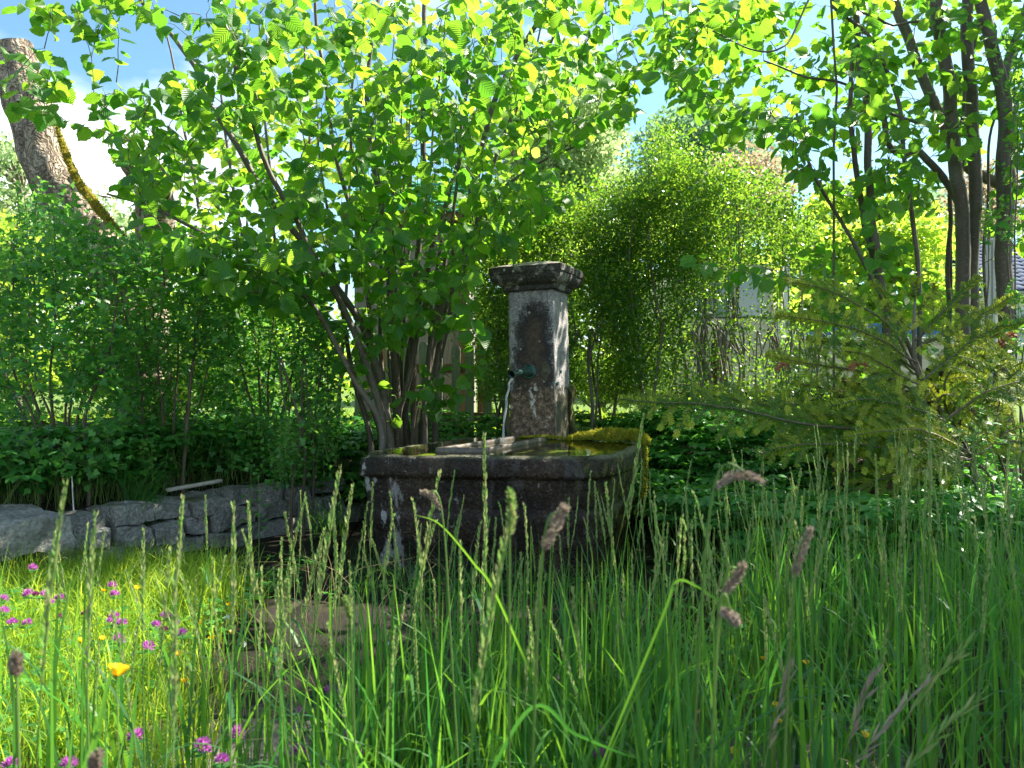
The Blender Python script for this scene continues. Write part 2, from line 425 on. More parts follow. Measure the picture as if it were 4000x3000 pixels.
def trough_mat():
    s = NT('trough_stone'); v = s.coord('Object'); X, Y, Z = s.sep(v)
    fine = s.noise(v, 70, 6, .7); mid = s.noise(v, 9, 5, .65); big = s.noise(v, 2.6, 4)
    dark = s.ramp(fine, [(.36, (.004, .003, .0025)), (.54, (.014, .009, .006)), (.72, (.06, .04, .025))])
    brown = s.ramp(fine, [(.36, (.014, .009, .006)), (.54, (.05, .030, .018)), (.72, (.15, .11, .08))])
    c = s.mix(s.ramp(big, [(.50, 0.0), (.66, .9)]), dark, brown)
    streak = s.noise(s.mapv(v, (1, 1, .12), (2, .3, 0)), 9, 5)
    c = s.mix(s.ramp(streak, [(.57, 0.0), (.66, .7)]), c, s.mix(.35, brown, (.20, .15, .11)))
    leftw = s.ramp(s.ma('ADD', X, s.ma('MULTIPLY', mid, .35)), [(0.0, 1.0), (.02, 1.0)])
    # pale lime crust, mostly at the left end
    pw = s.ramp(s.noise(s.mapv(v, (1.4, 1.4, .5), (.9, 0, 3)), 8, 6, .7), [(.56, 0.0), (.61, 1.0)])
    lx = s.ramp(s.ma('ADD', X, 1.0), [(.22, 1.0), (.55, .12)])
    c = s.mix(s.ma('MULTIPLY', s.ma('MULTIPLY', pw, lx), .85), c, (.36, .34, .34))
    sp = s.ma('MULTIPLY', s.ramp(s.noise(v, 33, 5, .7), [(.60, 0.0), (.66, .8)]), s.ramp(s.noise(v, 3, 3), [(.52, 0.0), (.62, 1.0)]))
    c = s.mix(sp, c, (.30, .29, .26))
    # moss and slime on the right-hand end
    rx = s.ramp(s.ma('SUBTRACT', X, s.ma('MULTIPLY', s.ma('SUBTRACT', mid, .5), .5)), [(.30, 0.0), (.52, 1.0)])
    green = s.ramp(s.noise(s.mapv(v, (1, 1, .5)), 40, 5), [(.35, (.012, .014, .006)), (.55, (.05, .055, .012)), (.72, (.22, .20, .03))])
    c = s.mix(s.ma('MULTIPLY', rx, .9), c, green)
    rim = s.ramp(Z, [(.655, 0.0), (.668, 1.0)])
    c = s.mix(s.ma('MULTIPLY', rim, .6), c, s.ramp(mid, [(.35, (.05, .065, .02)), (.6, (.16, .15, .10))]))
    h = s.ma('ADD', s.ma('MULTIPLY', mid, 1.0), s.ma('MULTIPLY', fine, .55))
    rough = s.ramp(s.noise(v, 30, 4), [(.42, .15), (.6, .6)])
    return s.end(s.bsdf(c, rough, s.bump(h, .9, .02), .26))
MT['trough'] = trough_mat()

s = NT('trough_algae'); v = s.coord('Object'); n1 = s.noise(v, 12, 5)
c = s.ramp(n1, [(.35, (.03, .04, .01)), (.5, (.22, .27, .035)), (.65, (.5, .55, .06))])
MT['algae'] = s.end(s.bsdf(c, .6))
s = NT('concrete_bar'); v = s.coord('Object'); n1 = s.noise(v, 60, 6, .7); n2 = s.noise(v, 9, 3)
c = s.mix(n2, s.ramp(n1, [(.35, (.05, .04, .03)), (.7, (.26, .21, .16))]), (.05, .038, .028))
MT['bar'] = s.end(s.bsdf(c, .45, s.bump(n1, .6, .006), .5))

def water_mat(name, tint, bs, scale, dist, tr=.92):
    s = NT(name); v = s.pos()
    n = s.ma('ADD', s.noise(v, scale, 3), s.ma('MULTIPLY', s.noise(v, scale * 3.1, 2), .35))
    nb = s.bump(n, bs, dist)
    fr = s.n('ShaderNodeFresnel'); s.put(fr, 'IOR', 1.33); s.put(fr, 'Normal', nb)
    gl = s.n('ShaderNodeBsdfGlossy'); s.put(gl, 'Roughness', .03); s.put(gl, 'Normal', nb)
    tp = s.n('ShaderNodeBsdfTransparent'); s.put(tp, 'Color', tint)
    m = s.n('ShaderNodeMixShader'); s.put(m, 0, fr.outputs[0]); s.put(m, 1, tp.outputs[0]); s.put(m, 2, gl.outputs[0])
    return s.end(m.outputs[0])
MT['water'] = water_mat('trough_water', (.80, .88, .55), .10, 9, .010)
s = NT('falling_water')
MT['jet'] = s.end(s.bsdf((.93, .96, 1.0), .05, s.bump(s.noise(s.mapv(s.coord('Object'), (1, 1, .35)), 90, 3), .8, .01), .5, Transmission_Weight=.72, IOR=1.33))

s = NT('patina_bronze'); v = s.coord('Object'); n1 = s.noise(v, 35, 5)
c = s.ramp(n1, [(.3, (.02, .03, .03)), (.5, (.05, .12, .10)), (.72, (.14, .24, .20))])
MT['bronze'] = s.end(s.bsdf(c, .38, s.bump(n1, .3, .003), .5, .45))

def rock_mat(name, c0, c1, c2, wet=.8):
    s = NT(name); v = s.pos()
    fine = s.noise(v, 55, 7, .7); mid = s.noise(v, 8, 5, .6); big = s.noise(v, 2.2, 3)
    c = s.ramp(fine, [(.3, c0), (.5, c1), (.7, c2)])
    c = s.mix(s.ramp(mid, [(.5, 0.0), (.64, .75)]), c, tuple(x * .35 for x in c1))
    li = s.ma('MULTIPLY', s.ramp(s.noise(v, 24, 5, .7), [(.56, 0.0), (.62, 1.0)]), s.ramp(big, [(.42, 0.0), (.6, .85)]))
    c = s.mix(li, c, (.42, .44, .42))
    ms = s.ma('MULTIPLY', s.ramp(s.noise(v, 5, 4), [(.6, 0.0), (.66, .9)]), s.ramp(s.sep(s.n('ShaderNodeNewGeometry').outputs['Normal'])[2], [(.2, .2), (.8, 1.0)]))
    c = s.mix(ms, c, (.13, .12, .02))
    c = s.mix(s.ma('MULTIPLY', s.orand(), .35), c, tuple(x * .6 for x in c1))
    return s.end(s.bsdf(c, wet, s.bump(s.ma('ADD', fine, mid), .9, .02), .35))
MT['rock'] = rock_mat('wall_stone', (.08, .08, .08), (.30, .29, .27), (.60, .57, .50))
def slab_mat():
    s = NT('court_slab'); v = s.pos(); X, Y, Z = s.sep(v)
    fine = s.noise(v, 75, 7, .7); mid = s.noise(v, 6, 5, .6)
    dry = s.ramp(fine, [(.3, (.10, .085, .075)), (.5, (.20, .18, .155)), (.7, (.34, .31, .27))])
    wet = s.ramp(fine, [(.3, (.004, .003, .0025)), (.5, (.011, .008, .005)), (.7, (.045, .031, .02))])  # wet stone, darkened further so the hazel shadow is in the colour too
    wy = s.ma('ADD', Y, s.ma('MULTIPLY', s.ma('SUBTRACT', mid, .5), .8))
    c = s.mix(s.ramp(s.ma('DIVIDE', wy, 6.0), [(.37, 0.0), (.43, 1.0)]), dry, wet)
    c = s.mix(s.ramp(s.noise(v, 3.1, 4), [(.58, 0.0), (.68, .6)]), c, (.05, .06, .015))
    c = s.mix(s.ma('MULTIPLY', s.orand(), .3), c, (.03, .025, .02))
    rg = s.ramp(s.ma('ADD', X, s.ma('MULTIPLY', mid, .9)), [(.35, .75), (.9, .12)])
    return s.end(s.bsdf(c, rg, s.bump(s.ma('ADD', fine, s.ma('MULTIPLY', mid, 1.4)), .7, .012), .22))
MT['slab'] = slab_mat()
s = NT('soil'); v = s.pos(); n1 = s.noise(v, 30, 6, .7); n2 = s.noise(v, .9, 4)
c = s.ramp(n1, [(.3, (.015, .012, .008)), (.6, (.055, .042, .026)), (.8, (.12, .10, .06))])
farg = s.ramp(n1, [(.3, (.06, .11, .02)), (.7, (.14, .22, .035))])
c = s.mix(s.ramp(s.ma('DIVIDE', s.sep(v)[1], 20.0), [(.38, 0.0), (.46, 1.0)]), c, farg)
MT['soil'] = s.end(s.bsdf(c, .9, s.bump(n1, .8, .03), .2))

def wood_mat(name, c0, c1, sc_=10):
    s = NT(name); v = s.coord('Object')
    v2 = s.n('ShaderNodeVectorMath', operation='ADD'); s.put(v2, 0, v)
    k = s.n('ShaderNodeCombineXYZ'); s.put(k, 0, s.ma('MULTIPLY', s.orand(), 40)); s.put(v2, 1, k.outputs[0])
    g = s.noise(s.mapv(v2.outputs[0], (6, 6, .35)), sc_, 6, .65); g2 = s.noise(v2.outputs[0], 3, 3)
    c = s.mix(s.ramp(g, [(.3, 0.0), (.7, 1.0)]), c0, c1)
    c = s.mix(s.ma('MULTIPLY', s.orand(), .35), c, tuple(a * .55 for a in c0))
    return s.end(s.bsdf(c, .8, s.bump(g, .5, .004), .3))
MT['plank'] = wood_mat('weathered_plank', (.20, .18, .16), (.42, .38, .34))
MT['plankb'] = wood_mat('brown_plank', (.16, .09, .05), (.32, .21, .13))
MT['picket'] = wood_mat('picket_wood', (.20, .21, .16), (.40, .41, .33))
MT['board'] = wood_mat('loose_board', (.30, .26, .22), (.52, .46, .40))
def plain(name, col, rough=.5, metal=0, bsc=0, bst=.2, spec=.5, dirt=0):
    s = NT(name); v = s.coord('Object'); n = s.noise(v, bsc or 20, 4)
    c = s.mix(s.ramp(n, [(.4, 0.0), (.75, 1.0)]), col, tuple(x * (1 - dirt) for x in col)) if dirt else col
    return s.end(s.bsdf(c, rough, s.bump(n, bst, .004) if bsc else None, spec, metal))
MT['shingle'] = plain('green_shingle', (.03, .26, .17), .8, 0, 60, .5, .3, .4)
MT['cream'] = plain('cream_paint', (.62, .58, .42), .4, 0, 4, .05, .5, .25)
MT['creamd'] = plain('cream_paint_recess', (.52, .48, .33), .5, 0, 4, .05, .5, .3)
MT['white'] = plain('white_paint', (.78, .78, .78), .4, 0, 8, .05, .5, .15)
MT['black'] = plain('black_rubber', (.018, .018, .018), .6)
MT['red'] = plain('red_paint', (.42, .03, .02), .45)
MT['bluecar'] = plain('blue_car_paint', (.035, .10, .26), .25, .3)
MT['glass'] = plain('car_glass', (.20, .30, .28), .05, .0, 0, .2, 1.0)
MT['roof'] = plain('slate_blue_tile', (.10, .13, .20), .85, 0, 12, .2, .15, .35)
MT['wallc'] = plain('pale_render', (.66, .62, .50), .85, 0, 30, .3, .3, .15)
MT['concrete'] = plain('grey_concrete', (.38, .38, .37), .85, 0, 40, .4, .3, .3)
s = NT('stump_wood'); v = s.coord('Object'); n1 = s.noise(s.mapv(v, (1, 1, .25)), 22, 6, .7)
c = s.ramp(n1, [(.3, (.012, .008, .006)), (.5, (.055, .036, .022)), (.72, (.19, .13, .075))])
MT['stump'] = s.end(s.bsdf(c, .85, s.bump(n1, 1.0, .03), .25))
MT['fungus'] = plain('cream_fungus', (.62, .50, .26), .7, 0, 40, .3)
s = NT('cut_wood'); v = s.coord('Object'); n1 = s.noise(v, 9, 6, .7)
c = s.ramp(n1, [(.35, (.07, .02, .012)), (.5, (.30, .13, .08)), (.65, (.52, .32, .22))])
MT['cut'] = s.end(s.bsdf(c, .85, s.bump(n1, .8, .03), .2))
MT['glasswire'] = plain('blue_cord', (.25, .55, .5), .5)

# ------------------------------------------------------------------ leaf templates (x across, y towards the tip, z = normal)
def strip_leaf(ws, ys, fold=.10, droop=.15, ser=0.0, seed=0):
    r = np.random.RandomState(seed); V = []; U = []
    for i, (w, y) in enumerate(zip(ws, ys)):
        ww = w * (1 + (ser if i % 2 else -ser)); sk = r.uniform(-.02, .02)
        zz = -droop * y * y + r.uniform(-.012, .012)
        V += [[-ww, y + sk, zz + fold * ww * 2], [0, y, zz], [ww, y + sk, zz + fold * ww * 2]]
        U += [[.5 - ww, y], [.5, y], [.5 + ww, y]]
    Fc = []
    for i in range(len(ws) - 1):
        a = i * 3; b = a + 3
        Fc += [[a, a + 1, b + 1, b], [a + 1, a + 2, b + 2, b + 1]]
    return np.array(V), np.array(Fc), np.array(U)
HY_ = [0, .05, .16, .28, .40, .52, .64, .76, .87, .95, 1.06]
HW_ = [.10, .26, .40, .47, .49, .475, .44, .37, .24, .10, .0]
T_HAZEL = [strip_leaf(HW_, HY_, f, d, .075, k) for k, (f, d) in enumerate([(.12, .18), (-.10, .32), (.28, .40), (.04, .10), (.20, -.12)])]
def lobed(seed=0):
    r = np.random.RandomState(seed)
    ang = np.radians([-90, -50, -28, 5, 32, 62, 90, 118, 148, 175, 208, 230])
    rad = np.array([.12, .42, .36, .52, .36, .56, .60 * 1.0, .56, .36, .52, .36, .42]); rad[5] = .38; rad[7] = .38; rad[6] = .62
    V = [[0, .35, 0]] + [[rr * math.cos(a), .35 + rr * math.sin(a), r.uniform(-.05, .05) - .12 * rr] for a, rr in zip(ang, rad)]
    n = len(ang)
    Fc = [[0, 1 + i, 1 + (i + 1) % n] for i in range(n)]
    return np.array(V), np.array(Fc), np.array([[v[0] + .5, v[1]] for v in V])
T_LOBE = [lobed(k) for k in range(3)]
T_BOX = (np.array([[0, 0, 0], [-.30, .5, .08], [0, 1, 0], [.30, .5, .08]]), np.array([[0, 1, 2, 3]]), np.array([[.5, 0], [0, .5], [.5, 1], [1, .5]]))
T_LEAFLET = strip_leaf([.06, .30, .34, .22, 0], [0, .22, .48, .78, 1.05], .10, .22)
T_NEEDLE = (np.array([[-.5, 0, 0], [.5, 0, 0], [.35, 1, .1], [-.35, 1, .1]]), np.array([[0, 1, 2, 3]]), np.zeros((4, 2)))
T_CLUMP = (np.array([[-.5, 0, 0], [.1, -.35, .1], [.55, .1, 0], [0, .6, -.1]]), np.array([[0, 1, 2, 3]]), np.zeros((4, 2)))
def unit(N, r=rs):
    v = r.normal(size=(N, 3)); return v / np.linalg.norm(v, axis=1, keepdims=True)

# ------------------------------------------------------------------ ground
def make_ground():
    xs = np.concatenate([np.linspace(-180, -12, 24), np.linspace(-11, 11, 150), np.linspace(12, 180, 24)])
    ys = np.concatenate([np.linspace(-40, -2, 10), np.linspace(-1.5, 12, 120), np.linspace(13, 60, 24), np.linspace(70, 400, 16)])
    X, Y = np.meshgrid(xs, ys); Z = ground(X, Y)
    court = (X > -1.75) & (X < 1.15) & (Y > 1.9) & (Y < 5.9)
    Z = Z - .045 * court
    n = len(xs); V = np.stack([X, Y, Z], -1).reshape(-1, 3)
    i = np.arange(len(ys) - 1)[:, None] * n; j = np.arange(n - 1)[None]
    Fc = np.stack([i + j, i + j + 1, i + n + j + 1, i + n + j], -1).reshape(-1, 4)
    a = Acc(); a.add(V, Fc); o = a.build('ground', MT['soil']); tag(o, kind='structure')
make_ground()

# slabs of the court in front of the trough
pav = empty('paving', (0, 0, 0)); tag(pav, kind='structure')
def slab(poly, z, th=.05, seed=0):
    c = np.mean(poly, 0); n = 5
    ring = []
    P_ = np.array(poly)
    for i in range(len(P_)):
        a, b = P_[i], P_[(i + 1) % len(P_)]
        for t in np.linspace(0, 1, 6, endpoint=False):
            p = a + (b - a) * t
            p = p + .018 * np.array([fbm((p[0], p[1], seed), 3), fbm((p[0], p[1], seed + 9), 3)])
            ring.append(p)
    ring = np.array(ring); m = len(ring); V = []; 
    for k, (s_, dz) in enumerate([(1, -th), (1, -.008), (.985, 0), (.6, .0), (.25, 0)]):
        for p in ring:
            q = c + (p - c) * s_
            V.append([q[0] - c[0], q[1] - c[1], dz + (.006 * fbm((q[0], q[1], seed), 2.5) if k > 1 else 0)])
    V.append([0, 0, 0])
    a = Acc(); Fc = [[k * m + i, k * m + (i + 1) % m, (k + 1) * m + (i + 1) % m, (k + 1) * m + i] for k in range(4) for i in range(m)]
    a.add(V, Fc); 
    a.V[-1] = a.V[-1]; 
    tri = [[4 * m + i, 4 * m + (i + 1) % m, 5 * m] for i in range(m)]
    a.L.append(np.array(tri).ravel()); a.S.append(np.full(m, 3)); a.R.append(np.full(m, .5)); a.M.append(np.full(m, 0))
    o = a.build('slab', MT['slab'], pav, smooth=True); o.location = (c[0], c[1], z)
xs_ = [-1.75, -1.05, -.4, .35, 1.15]; ys_ = [1.95, 2.55, 3.05, 3.75, 4.6, 5.2, 5.85]
gx = {}
for i in range(len(xs_)):
    for j in range(len(ys_)):
        gx[i, j] = np.array([xs_[i] + (rs.uniform(-.16, .16) if 0 < i < 4 else 0), ys_[j] + (rs.uniform(-.12, .12) if 0 < j < 6 else 0)])
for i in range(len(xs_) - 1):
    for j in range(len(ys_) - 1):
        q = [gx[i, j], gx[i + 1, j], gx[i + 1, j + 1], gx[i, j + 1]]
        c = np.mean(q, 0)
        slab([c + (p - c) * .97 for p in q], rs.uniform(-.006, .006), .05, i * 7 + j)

# shallow overflow running off to the right
a = Acc(); pts = []
for k in range(40):
    t = k / 40 * 2 * math.pi
    r_ = 1 + .22 * math.sin(3 * t + 1) + .12 * math.sin(5 * t)
    pts.append([.95 + .62 * r_ * math.cos(t), 3.05 + .62 * r_ * math.sin(t), .012])
pts.append([.95, 3.05, .012])
a.add(pts, [[i, (i + 1) % 40, 40] for i in range(40)])
o = a.build('puddle_water', water_mat('puddle_film', (.8, .72, .55), .5, 22, .01)); tag(o, kind='structure')

# ------------------------------------------------------------------ stone trough
TA = np.array([[-.846, 4.09], [.49, 3.95], [.845, 4.93], [-.25, 5.42]])
TC = TA.mean(0)
def trough_ring(n=220):
    pts = []
    for i in range(4):
        a_, b_ = TA[i], TA[(i + 1) % 4]
        L = np.linalg.norm(b_ - a_); k = max(4, int(L / .022))
        RR = [.08, .14, .10, .12]; ra = RR[i]; rr = RR[(i + 1) % 4]
        for t in np.linspace(ra / L, 1 - rr / L, k):
            bow = .035 * math.sin(math.pi * t); nrm = np.array([(b_ - a_)[1], -(b_ - a_)[0]]) / L
            pts.append(a_ + (b_ - a_) * t + nrm * bow)
        c_ = TA[(i + 2) % 4]
        for t in (.1, .2, .3, .4, .5, .6, .7, .8, .9):
            p0 = b_ + (a_ - b_) / L * rr; p1 = b_ + (c_ - b_) / np.linalg.norm(c_ - b_) * rr
            pts.append((1 - t) ** 2 * p0 + 2 * t * (1 - t) * b_ + t * t * p1)
    return np.array(pts)
trough = empty('stone_trough', (TC[0], TC[1], 0), 'massive dark wet stone trough with mossy end, brimming with water behind the tall grass', 'trough')
def make_trough():
    ring = trough_ring() - TC; m = len(ring); rl = np.linalg.norm(ring, axis=1, keepdims=True)
    prof = [(-.125, 0), (-.11, .08), (-.085, .2), (-.062, .33), (-.058, .37), (-.072, .375), (-.06, .42), (-.045, .50), (-.04, .545), (-.038, .552), (-.006, .562), (0, .575), (.004, .61), (0, .65), (-.004, .664), (-.014, .673), (-.035, .676), (-.055, .673), (-.062, .664), (-.068, .62), (-.075, .52)]
    # densify
    pr = [prof[0]]
    for p0, p1 in zip(prof, prof[1:]):
        k = max(1, int(abs(p1[1] - p0[1]) / .022))
        for t in range(1, k + 1): pr.append((p0[0] + (p1[0] - p0[0]) * t / k, p0[1] + (p1[1] - p0[1]) * t / k))
    V = []
    for off, z in pr:
        q = ring + ring / rl * off
        for p in q:
            zz = z; x, y = p
            amp = .017
            n1 = fbm((x * 1.0, y, z * 1.0 + 3), 4, 4) * amp + fbm((x, y, z), 16, 2) * .006
            u = p / np.linalg.norm(p)
            pp = p + u * n1
            if z > .55:      # chips in the rim
                gx_ = x + TC[0]
                if y < -.35:
                    ch = math.exp(-((gx_ - .36) / .05) ** 2) * .030 + math.exp(-((gx_ + .80) / .07) ** 2) * .022 + math.exp(-((gx_ + .52) / .03) ** 2) * .010
                    if off > -.045: zz = z - ch * (z - .55) / .12; pp = pp - u * ch * .7 * (z > .6)
                zz += .007 * fbm((x, y, 9), 6) * (z > .6)
            V.append([pp[0], pp[1], zz])
    k = len(pr)
    i = np.arange(k - 1)[:, None] * m; j = np.arange(m)[None]; j2 = (j + 1) % m
    Fc = np.stack([i + j, i + j2, i + m + j2, i + m + j], -1).reshape(-1, 4)
    a = Acc(); a.add(V, Fc); a.build('basin', MT['trough'], trough)
    # floor of the basin under a crust of algae
    q = ring + ring / rl * -.075; a = Acc()
    V = [[p[0], p[1], .62] for p in q] + [[.1, 0, .575]]
    a.add(V, [[i_, (i_ + 1) % m, m] for i_ in range(m)]); a.build('basin_floor', MT['algae'], trough)
    q = ring + ring / rl * -.050
    a = Acc(); V = [[p[0] + TC[0], p[1] + TC[1], .6725] for p in q] + [[TC[0], TC[1], .6725]]
    a.add(V, [[i_, (i_ + 1) % m, m] for i_ in range(m)])
    o = a.build('water', MT['water']); tag(o, kind='structure')
make_trough()
# concrete frame for buckets, from the front rim back to the pillar
ux = np.array([.336, .90]); ux = ux / np.linalg.norm(ux)     # backwards
vx = np.array([.95, -.06])                                     # along the front piece
def bar(p, q, w, z0, z1, seed):
    p = np.array(p); q = np.array(q); L = np.linalg.norm(q - p)
    V, Fc = boxgrid(L, w, z1 - z0, .025, .003, 14, seed, .006)
    ang = math.atan2(q[1] - p[1], q[0] - p[0]); cs, sn = math.cos(ang), math.sin(ang)
    c = (p + q) / 2 - TC
    X = V[:, 0] * cs - V[:, 1] * sn + c[0]; Y = V[:, 0] * sn + V[:, 1] * cs + c[1]
    a = Acc(); a.add(np.stack([X, Y, V[:, 2] + z0], -1), Fc); a.build('rest_bar', MT['bar'], trough)
bar((-.42, 4.25), (-.13, 4.21), .035, .63, .700, 1)
bar((-.40, 4.29), (.02, 5.22), .034, .63, .695, 2)
bar((-.15, 4.25), (.21, 5.08), .036, .63, .697, 3)

# moss cushion on the far end of the rim
def moss_pad(name, pts, wid, hgt, parent, mat, blades, bl=.012, seed=0, org=(0, 0, 0), up=(0, 0, 1)):
    pts = smoothline(pts, 10); m = len(pts); r = np.random.RandomState(seed)
    t = np.gradient(pts, axis=0); t /= np.linalg.norm(t, axis=1, keepdims=True)
    sd = np.cross(t, np.array(up, float)); sd /= np.linalg.norm(sd, axis=1, keepdims=True)
    upv = np.cross(sd, t)
    n = 12; V = []
    for i in range(m):
        e = math.sin(math.pi * (i + .3) / (m - .4)) ** .6
        for k in range(n + 1):
            th = math.pi * k / n
            rr = 1 + .25 * fbm(pts[i] * 1 + np.array([k * .05, seed, 0]), 9, 3)
            V.append(pts[i] + sd[i] * math.cos(th) * wid * e * rr + upv[i] * math.sin(th) * hgt * e * rr)
    V = np.array(V) - np.array(org)
    Fc = [[i * (n + 1) + k, i * (n + 1) + k + 1, (i + 1) * (n + 1) + k + 1, (i + 1) * (n + 1) + k] for i in range(m - 1) for k in range(n)]
    a = Acc(); a.add(V, Fc, .5)
    idx = r.randint(0, len(V), blades)
    pos = V[idx] + r.normal(0, wid * .08, (blades, 3))
    nr = unit(blades, r); yd = nr * .7 + np.array([0, 0, .7])
    a.scatter(T_NEEDLE, pos, yd, unit(blades, r), np.stack([np.full(blades, .0035), r.uniform(.5, 1.3, blades) * bl, np.full(blades, .003)], -1), r.rand(blades), 1)
    return a.build(name, [MT[mat], MT['mossblade']], parent)
tz = np.array([TC[0], TC[1], 0])
moss_pad('moss', [(.36, 5.10, .675), (.55, 5.05, .685), (.68, 5.0, .685), (.80, 4.94, .69), (.84, 4.80, .665)], .060, .055, trough, 'moss', 9000, .016, 1, tz)
moss_pad('moss', [(.05, 5.27, .675), (.2, 5.22, .68), (.36, 5.14, .675)], .03, .014, trough, 'moss', 1500, .010, 2, tz)
for k, (x0, y0, x1, y1) in enumerate([(.845, 4.86, .79, 4.80), (.82, 4.78, .735, 4.72)]):
    moss_pad('moss', [(x0, y0, .66), ((x0 * 2 + x1) / 3 + .01, (y0 + y1) / 2, .52), (x0 * .5 + x1 * .5 + .012, (y0 + y1) / 2, .36), (x1 + .01, y1, .15 + .1 * k)], (.012 - .003 * k), .010, trough, 'moss', 900, .012, 4 + k, tz, (1, -.3, .1))

# ------------------------------------------------------------------ pillar
PR = -R(22.8)
pc = np.array([.310, 5.3])
fx = np.array([math.cos(PR), math.sin(PR)]); fy = np.array([-math.sin(PR), math.cos(PR)])
pcen = pc - fx * .168 + fy * .165
pillar = empty('stone_pillar', (pcen[0], pcen[1], 0), 'square weathered stone pillar with moulded cap and bronze spout, behind the trough', 'pillar', rz=PR)
pillar.rotation_euler = (R(-.2), R(-1.25), PR); pillar.scale = (1, 1, 1.022)
V, Fc = boxgrid(.336, .33, 1.66, .02, .0045, 14, 3.0, .012)
V[:, 0] *= 1 + .03 * (1 - V[:, 2] / 1.66)
a = Acc(); a.add(V, Fc); a.build('shaft', MT['pillar'], pillar)
# cap: square moulding as rings
def ring_sq(h, z, n=14):
    pts = []
    for i in range(4):
        c0 = [(-1, -1), (1, -1), (1, 1), (-1, 1)][i]; c1 = [(-1, -1), (1, -1), (1, 1), (-1, 1)][(i + 1) % 4]
        for t in np.linspace(0, 1, n, endpoint=False): pts.append([h * (c0[0] + (c1[0] - c0[0]) * t), h * (c0[1] + (c1[1] - c0[1]) * t), z])
    return pts
prof = [(.168, 1.655), (.196, 1.66), (.198, 1.672), (.197, 1.690), (.205, 1.694), (.232, 1.702), (.250, 1.718), (.258, 1.735), (.261, 1.752), (.261, 1.764), (.268, 1.768), (.270, 1.78), (.270, 1.80), (.268, 1.812), (.262, 1.818), (.20, 1.835), (.12, 1.855), (.05, 1.866), (.01, 1.868)]
V = []
for h, z in prof:
    for p in ring_sq(h, z):
        p = np.array(p); nn = np.array([fbm(p + 5, 12, 3), fbm(p + 15, 12, 3), fbm(p + 25, 12, 3)]) * .0045
        L = np.linalg.norm(p[:2]) / max(h, .01)
        if L > 1.36: p[:2] *= .985
        V.append(p + nn)
m = 56; k = len(prof)
Fc = [[i * m + j, i * m + (j + 1) % m, (i + 1) * m + (j + 1) % m, (i + 1) * m + j] for i in range(k - 1) for j in range(m)]
a = Acc(); a.add(V, Fc); o = a.build('cap', MT['cap'], pillar)
md = o.modifiers.new('es', 'EDGE_SPLIT'); md.split_angle = R(35)
# rough broken strip behind, on the right face
V, Fc = boxgrid(.07, .10, 1.0, .02, .022, 11, 8.0, .01); V += np.array([.150, .165, 0])
V[:, 0] += .02 * (1 - V[:, 2])
a = Acc(); a.add(V, Fc); a.build('rear_edge', MT['slime'], pillar)
# crust around the spout
V, Fc = boxgrid(.10, .014, .26, .02, .011, 30, 4.0, .006); V += np.array([.10, -.166, .99])
V[:, 1] += np.abs(V[:, 0] - .10) * .25 + np.abs(V[:, 2] - 1.12) * .10
a = Acc(); a.add(V, Fc); a.build('lime_crust', MT['trough'], pillar)
# spout
sp = Acc()
yy = np.array([0, -.012, -.012, -.03, -.05, -.10, -.16, -.22, -.28, -.315, -.335]); rr_ = np.array([.044, .044, .036, .032, .029, .024, .021, .019, .018, .020, .026])
pts = np.stack([np.zeros(11), yy, -.02 * (yy / -.3) ** 2], -1) + np.array([-.012 + 0.0, -.165, 1.105])
V_, F_ = tube(pts, rr_, 20); sp.add(V_, F_)
V_, F_ = tube(pts[::-1][:4], rr_[::-1][:4] * .8, 20); sp.add(V_, F_)
spo = sp.build('spout', MT['bronze'], pillar)
a = Acc(); th = np.linspace(0, 2 * math.pi, 25)
V_, F_ = tube(np.stack([-.012 + .044 * np.cos(th), np.full(25, -.172), 1.105 + .044 * np.sin(th)], -1), .008, 8); a.add(V_, F_); a.build('flange', MT['bronze'], spo)
for (sx, sy, sz_) in ((.172, -.05, 1.10), (.172, -.12, 1.02)):
    a = Acc(); V_, F_ = tube([(sx, sy, sz_), (sx + .012, sy, sz_)], [.014, .010], 10); a.add(V_, F_)
    a.add([(sx + .012, sy, sz_)] + [tuple(V_[10 + q]) for q in range(10)], [[0, 1 + q, 1 + (q + 1) % 10] for q in range(10)]); a.build('bolt', MT['bronze'], pillar)
# falling water
tip = np.array([pcen[0], pcen[1]]) + fx * -.03 + fy * (-.165 - .33)
jd = -fy
pts = []
for t in np.linspace(0, 1, 26):
    fall = .405 * t ** 1.9; out = .16 * t ** .95
    q = tip + jd * out
    pts.append([q[0] + .003 * math.sin(t * 21), q[1], 1.075 - fall])
pts = np.array(pts)
a = Acc(); rr_ = .0078 - .003 * np.linspace(0, 1, 26) + .002 * np.sin(np.linspace(0, 28, 26)); V_, F_ = tube(pts, rr_, 10); a.add(V_, F_)
V_, F_ = tube(pts[4:] + np.array([.006, .004, 0]), .0032, 6); a.add(V_, F_)
for k in range(40):
    b = pts[-1] + np.array([rs.normal(0, .03), rs.normal(0, .03), abs(rs.normal(0, .018))]); 
    V_, F_ = tube([b, b + np.array([0, 0, .007])], [.0016, .0012], 5); a.add(V_, F_)
o = a.build('water_jet', MT['jet']); tag(o, 'thin clear stream of water falling from the bronze spout into the trough', 'water jet')

